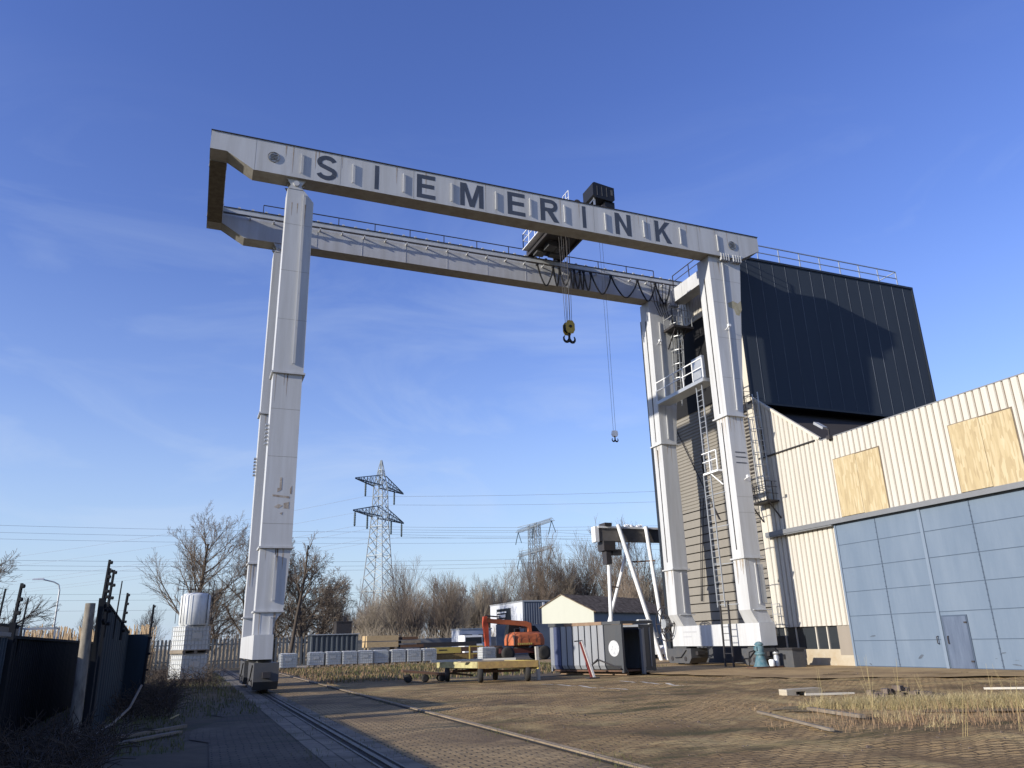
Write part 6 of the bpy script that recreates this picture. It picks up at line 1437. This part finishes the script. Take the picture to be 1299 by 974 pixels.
# ------------------------------------------------------------------ grass, reeds, brambles
def blades(mb, rnd, n, area, h, w, lean=0.5, z=-0.01, clump=0):
    cs = [area(rnd) for _ in range(clump)] if clump else None
    for i in range(n):
        if cs:
            c = rnd.choice(cs); x = c[0] + rnd.gauss(0, 0.16); y = c[1] + rnd.gauss(0, 0.16)
        else: x, y = area(rnd)
        hh = rnd.uniform(*h); a = rnd.uniform(0, 2 * PI); l = rnd.uniform(0.1, lean) * hh; ww = w * rnd.uniform(0.6, 1.3)
        dx, dy = math.cos(a), math.sin(a); sx, sy = -dy * ww / 2, dx * ww / 2
        m1 = (x + dx * l * 0.35, y + dy * l * 0.35, z + hh * 0.62); tp_ = (x + dx * l, y + dy * l, z + hh)
        mb.add([(x - sx, y - sy, z), (x + sx, y + sy, z), (m1[0] + sx * 0.8, m1[1] + sy * 0.8, m1[2]), (m1[0] - sx * 0.8, m1[1] - sy * 0.8, m1[2]), tp_], [(0, 1, 2, 3), (3, 2, 4)])
    return mb
rnd = random.Random(31)
def ell_area(cx_, cy_, rx, ry, rot=0.0):
    def f(r):
        a = r.uniform(0, 2 * PI); q = math.sqrt(r.random()); u, v = q * math.cos(a) * rx, q * math.sin(a) * ry
        return (cx_ + u * math.cos(rot) - v * math.sin(rot), cy_ + u * math.sin(rot) + v * math.cos(rot))
    return f
def arching(mb, rnd, n, area, h, w):
    cs = [area(rnd) for _ in range(max(10, n // 45))]
    for i in range(n):
        c = rnd.choice(cs); x = c[0] + rnd.gauss(0, 0.10); y = c[1] + rnd.gauss(0, 0.10); L_ = rnd.uniform(*h); a = rnd.uniform(0, 2 * PI); e = rnd.uniform(0.9, 1.5); p = Vector((x, y, 0.0)); sx, sy = -math.sin(a) * w / 2, math.cos(a) * w / 2; k = 4; vs = []; dr = rnd.uniform(0.25, 0.6)
        for j in range(k + 1):
            ww = 1 - j / k * 0.85; vs += [(p.x - sx * ww, p.y - sy * ww, p.z), (p.x + sx * ww, p.y + sy * ww, p.z)]
            p = p + Vector((math.cos(a) * math.cos(e), math.sin(a) * math.cos(e), math.sin(e))) * (L_ / k); e -= dr
        mb.add(vs, [(2 * j, 2 * j + 1, 2 * j + 3, 2 * j + 2) for j in range(k)])
mb = MB(); rnd = random.Random(17)
arching(mb, rnd, 3800, ell_area(15.2, 13.1, 2.9, 0.85, -0.44), (0.15, 0.55), 0.007)
arching(mb, rnd, 1800, ell_area(16.8, 11.6, 1.9, 1.0, -0.5), (0.15, 0.5), 0.007)
arching(mb, rnd, 500, ell_area(12.6, 11.0, 2.2, 1.0, -0.5), (0.1, 0.4), 0.006)
setting(mb.build('arching_straw', paint('pale_straw', (0.54, 0.44, 0.235), 0.9, c2=(0.36, 0.29, 0.13), streak=False, amount=0.9, scale=2), fix=False), 'stuff', 'pale arching straw tufts over the dry grass mat', 'grass')
rs_ = random.Random(3); soil = []
for i in range(40):
    a = 2 * PI * i / 40; q = 1 + rs_.uniform(-0.14, 0.14); u, v = 3.9 * q * math.cos(a), 1.25 * q * math.sin(a)
    soil.append((15.4 + u * math.cos(-0.46) - v * math.sin(-0.46), 12.7 + u * math.sin(-0.46) + v * math.cos(-0.46)))
sheet('soil_patch', soil, 0.036, ground_mat('grassy_soil', None, (0.26, 0.19, 0.095), (0.17, 0.12, 0.06), (0.13, 0.095, 0.05), (0.13, 0.12, 0.045), light=False))
mb = MB()
blades(mb, rnd, 9000, ell_area(15.2, 12.9, 3.7, 1.2, -0.46), (0.015, 0.07), 0.007, 3.0)
blades(mb, rnd, 9000, ell_area(14.7, 13.2, 2.4, 0.9, -0.42), (0.05, 0.27), 0.006, 2.0, clump=200)
blades(mb, rnd, 6000, ell_area(16.6, 11.9, 2.6, 1.0, -0.5), (0.05, 0.30), 0.006, 1.8, clump=150)
setting(mb.build('dry_grass', STRAW, fix=False), 'stuff', 'straw coloured dry grass growing over the paving by the rubble', 'grass')
mb = MB()
blades(mb, rnd, 1500, ell_area(12.2, 10.6, 3.0, 1.2, -0.55), (0.03, 0.2), 0.007, 1.2, clump=130)
blades(mb, rnd, 500, ell_area(13.2, 11.2, 2.6, 1.2, -0.5), (0.1, 0.45), 0.007, 0.6)
blades(mb, rnd, 900, ell_area(14.0, 14.6, 4.0, 2.0, -0.5), (0.02, 0.12), 0.008, 1.3, clump=120)
setting(mb.build('dead_stalks', STRAWBROWN, fix=False), 'stuff', 'thin brown dead stalks standing in the paving joints', 'dead stalks')
mb = MB()
for (x, y, h) in ((12.9, 12.9, 0.95), (13.6, 13.6, 1.1), (14.3, 12.8, 0.9), (15.0, 14.2, 1.05), (12.2, 11.3, 0.7), (15.9, 12.2, 0.85), (13.0, 14.4, 0.8), (11.0, 9.3, 0.8), (12.1, 9.2, 0.85), (16.4, 13.0, 0.9)):
    for k in range(3):
        a = rnd.uniform(0, 6.28); mb.tube((x + 0.05 * k, y, 0), (x + 0.14 * math.cos(a), y + 0.14 * math.sin(a), h * rnd.uniform(0.55, 1.05)), 0.0032, 3, 0.0015, cap=False)
setting(mb.build('tall_stalks', STRAW, fix=False), 'stuff', 'single tall straw stalks standing out of the dry grass', 'stalks')
mb = MB()
blades(mb, rnd, 9000, lambda r: (r.uniform(-6, 2.0), r.uniform(22, 60)), (0.03, 0.16), 0.02, 0.9)
blades(mb, rnd, 1500, lambda r: (r.uniform(-1.6, 0.1), r.uniform(15, 23)), (0.02, 0.10), 0.014, 0.9)
blades(mb, rnd, 12000, lambda r: (6.0 + 18 * r.random(), 37 + 26 * r.random()), (0.04, 0.22), 0.025, 0.9)
setting(mb.build('mossy_grass', MOSSG, fix=False), 'stuff', 'short mossy grass on the bank before the tanks and by the left fence', 'grass')
mb = MB()
for (x0, y0, x1, y1, n) in ((2.58, 8, 2.58, 34, 500), (2.88, 8, 2.88, 34, 500), (5.36, 8, 5.36, 36, 700), (5.64, 8, 5.64, 36, 700), (28.2, 13, 28.2, 31, 500), (27.9, 13, 28.1, 24, 200), (1.98, 8, 1.98, 30, 300), (3.16, 8, 3.16, 30, 250)):
    def along(r, a=(x0, y0, x1, y1)):
        t = r.random(); t = (t + 0.06 * math.sin(t * 40)) ; return (a[0] + (a[2] - a[0]) * t + r.gauss(0, 0.045), a[1] + (a[3] - a[1]) * t)
    blades(mb, rnd, n, along, (0.02, 0.10), 0.006, 1.2, clump=max(20, n // 8))
setting(mb.build('joint_weeds', MOSSG, fix=False), 'stuff', 'small weeds growing in the rail grooves and along the wall foot', 'weeds')
mb = MB()
blades(mb, rnd, 6000, lambda r: (5.8 + 15 * r.random() ** 1.3, 36.5 + 28 * r.random()), (0.06, 0.28), 0.025, 0.9)
setting(mb.build('dry_bank_grass', STRAWBROWN, fix=False), 'stuff', 'dry brown grass on the low bank before the tank row', 'grass')
mb = MB()
for i in range(2600):
    x = rnd.uniform(-22, -2.2); y = rnd.uniform(52, 62); h = rnd.uniform(1.5, 3.2)
    mb.tube((x, y, 0), (x + rnd.uniform(-0.3, 0.3), y, h), 0.018, 3, 0.03, cap=False)
setting(mb.build('reed_bed', REED, fix=False), 'stuff', 'beige dry reeds beyond the near dark fence', 'reeds')
mb = MB()
def bramble(n, area, h):
    for i in range(n):
        x, y = area(rnd); p = Vector((x, y, -0.02)); d = Vector((rnd.gauss(0, 0.5), rnd.gauss(0, 0.5), 1)).normalized(); L_ = h * rnd.uniform(0.5, 1.2)
        for s in range(4):
            q = p + d * L_ / 4; mb.tube(p, q, 0.008, 3, 0.006, cap=False); p = q; d = (d + Vector((rnd.gauss(0, 0.35), rnd.gauss(0, 0.35), -0.28))).normalized()
bramble(900, lambda r: (r.uniform(-2.9, -1.0), r.uniform(11.5, 17.5)), 0.7)
bramble(700, lambda r: (r.uniform(-1.7, -0.2), r.uniform(22, 34)), 0.9)
bramble(900, lambda r: (r.uniform(-1.8, 1.4), r.uniform(36, 58)), 1.1)
setting(mb.build('brambles', BRAMBLE, fix=False), 'stuff', 'dark tangled brambles at the foot of the left fences', 'brambles')

# ------------------------------------------------------------------ debris on the ground
rb = random.Random(12)
rp = thing('rubble_heap', (16.1, 15.0, 0), 'small heap of broken dark bricks in the dry grass', 'rubble heap')
K = Kit(rp)
for i in range(34):
    t = rb.random(); cx_ = 15.3 + 1.7 * t + rb.uniform(-0.1, 0.1); cy_ = 15.2 - 0.35 * t + rb.uniform(-0.15, 0.15); z = rb.uniform(0, 0.20) * math.sin(PI * min(1, t + 0.15))
    a = rb.uniform(0, PI); mb = MB(); sx, sy, sz = rb.uniform(0.07, 0.13), rb.uniform(0.05, 0.08), rb.uniform(0.035, 0.06)
    mb.box(cx_ - sx, cx_ + sx, cy_ - sy, cy_ + sy, z, z + 2 * sz); mb.rot(a, (cx_, cy_)); K.part(mb, 'broken_brick', BRICKRED)
def plank(x0, y0, x1, y1, w, h, m, label, z=0.0, name='plank', cat='plank'):
    mb = MB(); mb.bar((x0, y0, z + h / 2), (x1, y1, z + h / 2 + 0.02), w, h); return tag(mb.build(name, m), label, cat)
plank(12.3, 14.0, 11.75, 12.0, 0.13, 0.06, OLDWOOD, 'thick grey plank lying in the straw grass before the rubble heap', 0.03)
plank(11.05, 14.1, 9.8, 10.7, 0.07, 0.04, OLDWOOD, 'long thin lath lying across the paving, in front of the straw grass', 0.04)
plank(15.9, 16.4, 14.6, 16.7, 0.06, 0.05, CREAMFLAT, 'short pale strip lying behind the straw grass', 0.05)
plank(19.3, 15.4, 20.6, 14.0, 0.07, 0.05, CREAMFLAT, 'pale batten lying on the dusty apron before the blue door', 0.05)
hb = thing('hollow_block', (14.9, 17.4, 0), 'grey hollow concrete block with a dark opening, lying on the paving', 'concrete block')
K = Kit(hb)
mb = MB(); mb.box(14.45, 14.85, 17.2, 17.5, 0.0, 0.05); mb.box(14.45, 15.6, 17.2, 17.5, 0.13, 0.19); mb.box(15.05, 15.6, 17.2, 17.5, 0.0, 0.128); mb.box(14.45, 14.75, 17.2, 17.5, 0.052, 0.128); K.part(mb, 'block_body', CONC)
mb = MB(); mb.box(14.75, 15.05, 17.42, 17.5, 0.052, 0.128); K.part(mb, 'dark_core', BLACK)
plank(-1.5, 17.4, 0.1, 19.3, 0.10, 0.06, OLDWOOD, 'weathered batten lying in the light patch by the left fence gap')
plank(-1.2, 16.6, 0.0, 18.2, 0.14, 0.04, OLDWOOD, 'flat grey board lying in the dark by the left fence')
plank(-0.2, 17.9, -0.05, 18.6, 0.02, 0.02, STRAW, 'thin pale stick leaning over the boards by the left fence', 0.3, 'stick', 'stick')
bs = MB(); bs.path([(-1.6, 16.9, 0.05), (-1.2, 17.8, 0.3), (-1.0, 18.8, 0.5), (-0.85, 19.4, 0.9)], 0.025, 6)
tag(bs.build('fallen_branch', OLDWOOD), 'curved grey fallen branch propped against the left fence boards', 'branch')
# loose bricks and stones scattered over the yard
mb = MB()
for i in range(900):
    x = rb.uniform(5.8, 24); y = rb.uniform(8, 29); s = rb.uniform(0.006, 0.018) * (1.8 if rb.random() < 0.06 else 1); zz = relief(x, y)
    mb.hexa([(x - s, y - s * 0.7, zz - 0.01), (x + s, y - s, zz - 0.01), (x + s * 0.8, y + s, zz - 0.01), (x - s, y + s * 0.8, zz - 0.01)], [(x - s * 0.5, y - s * 0.4, zz + s), (x + s * 0.6, y - s * 0.5, zz + s * 0.9), (x + s * 0.4, y + s * 0.6, zz + s), (x - s * 0.5, y + s * 0.5, zz + s * 0.8)])
setting(mb.build('loose_gravel', BRICKRED, fix=False), 'stuff', 'loose stones and crumbs scattered over the brick paving', 'gravel')
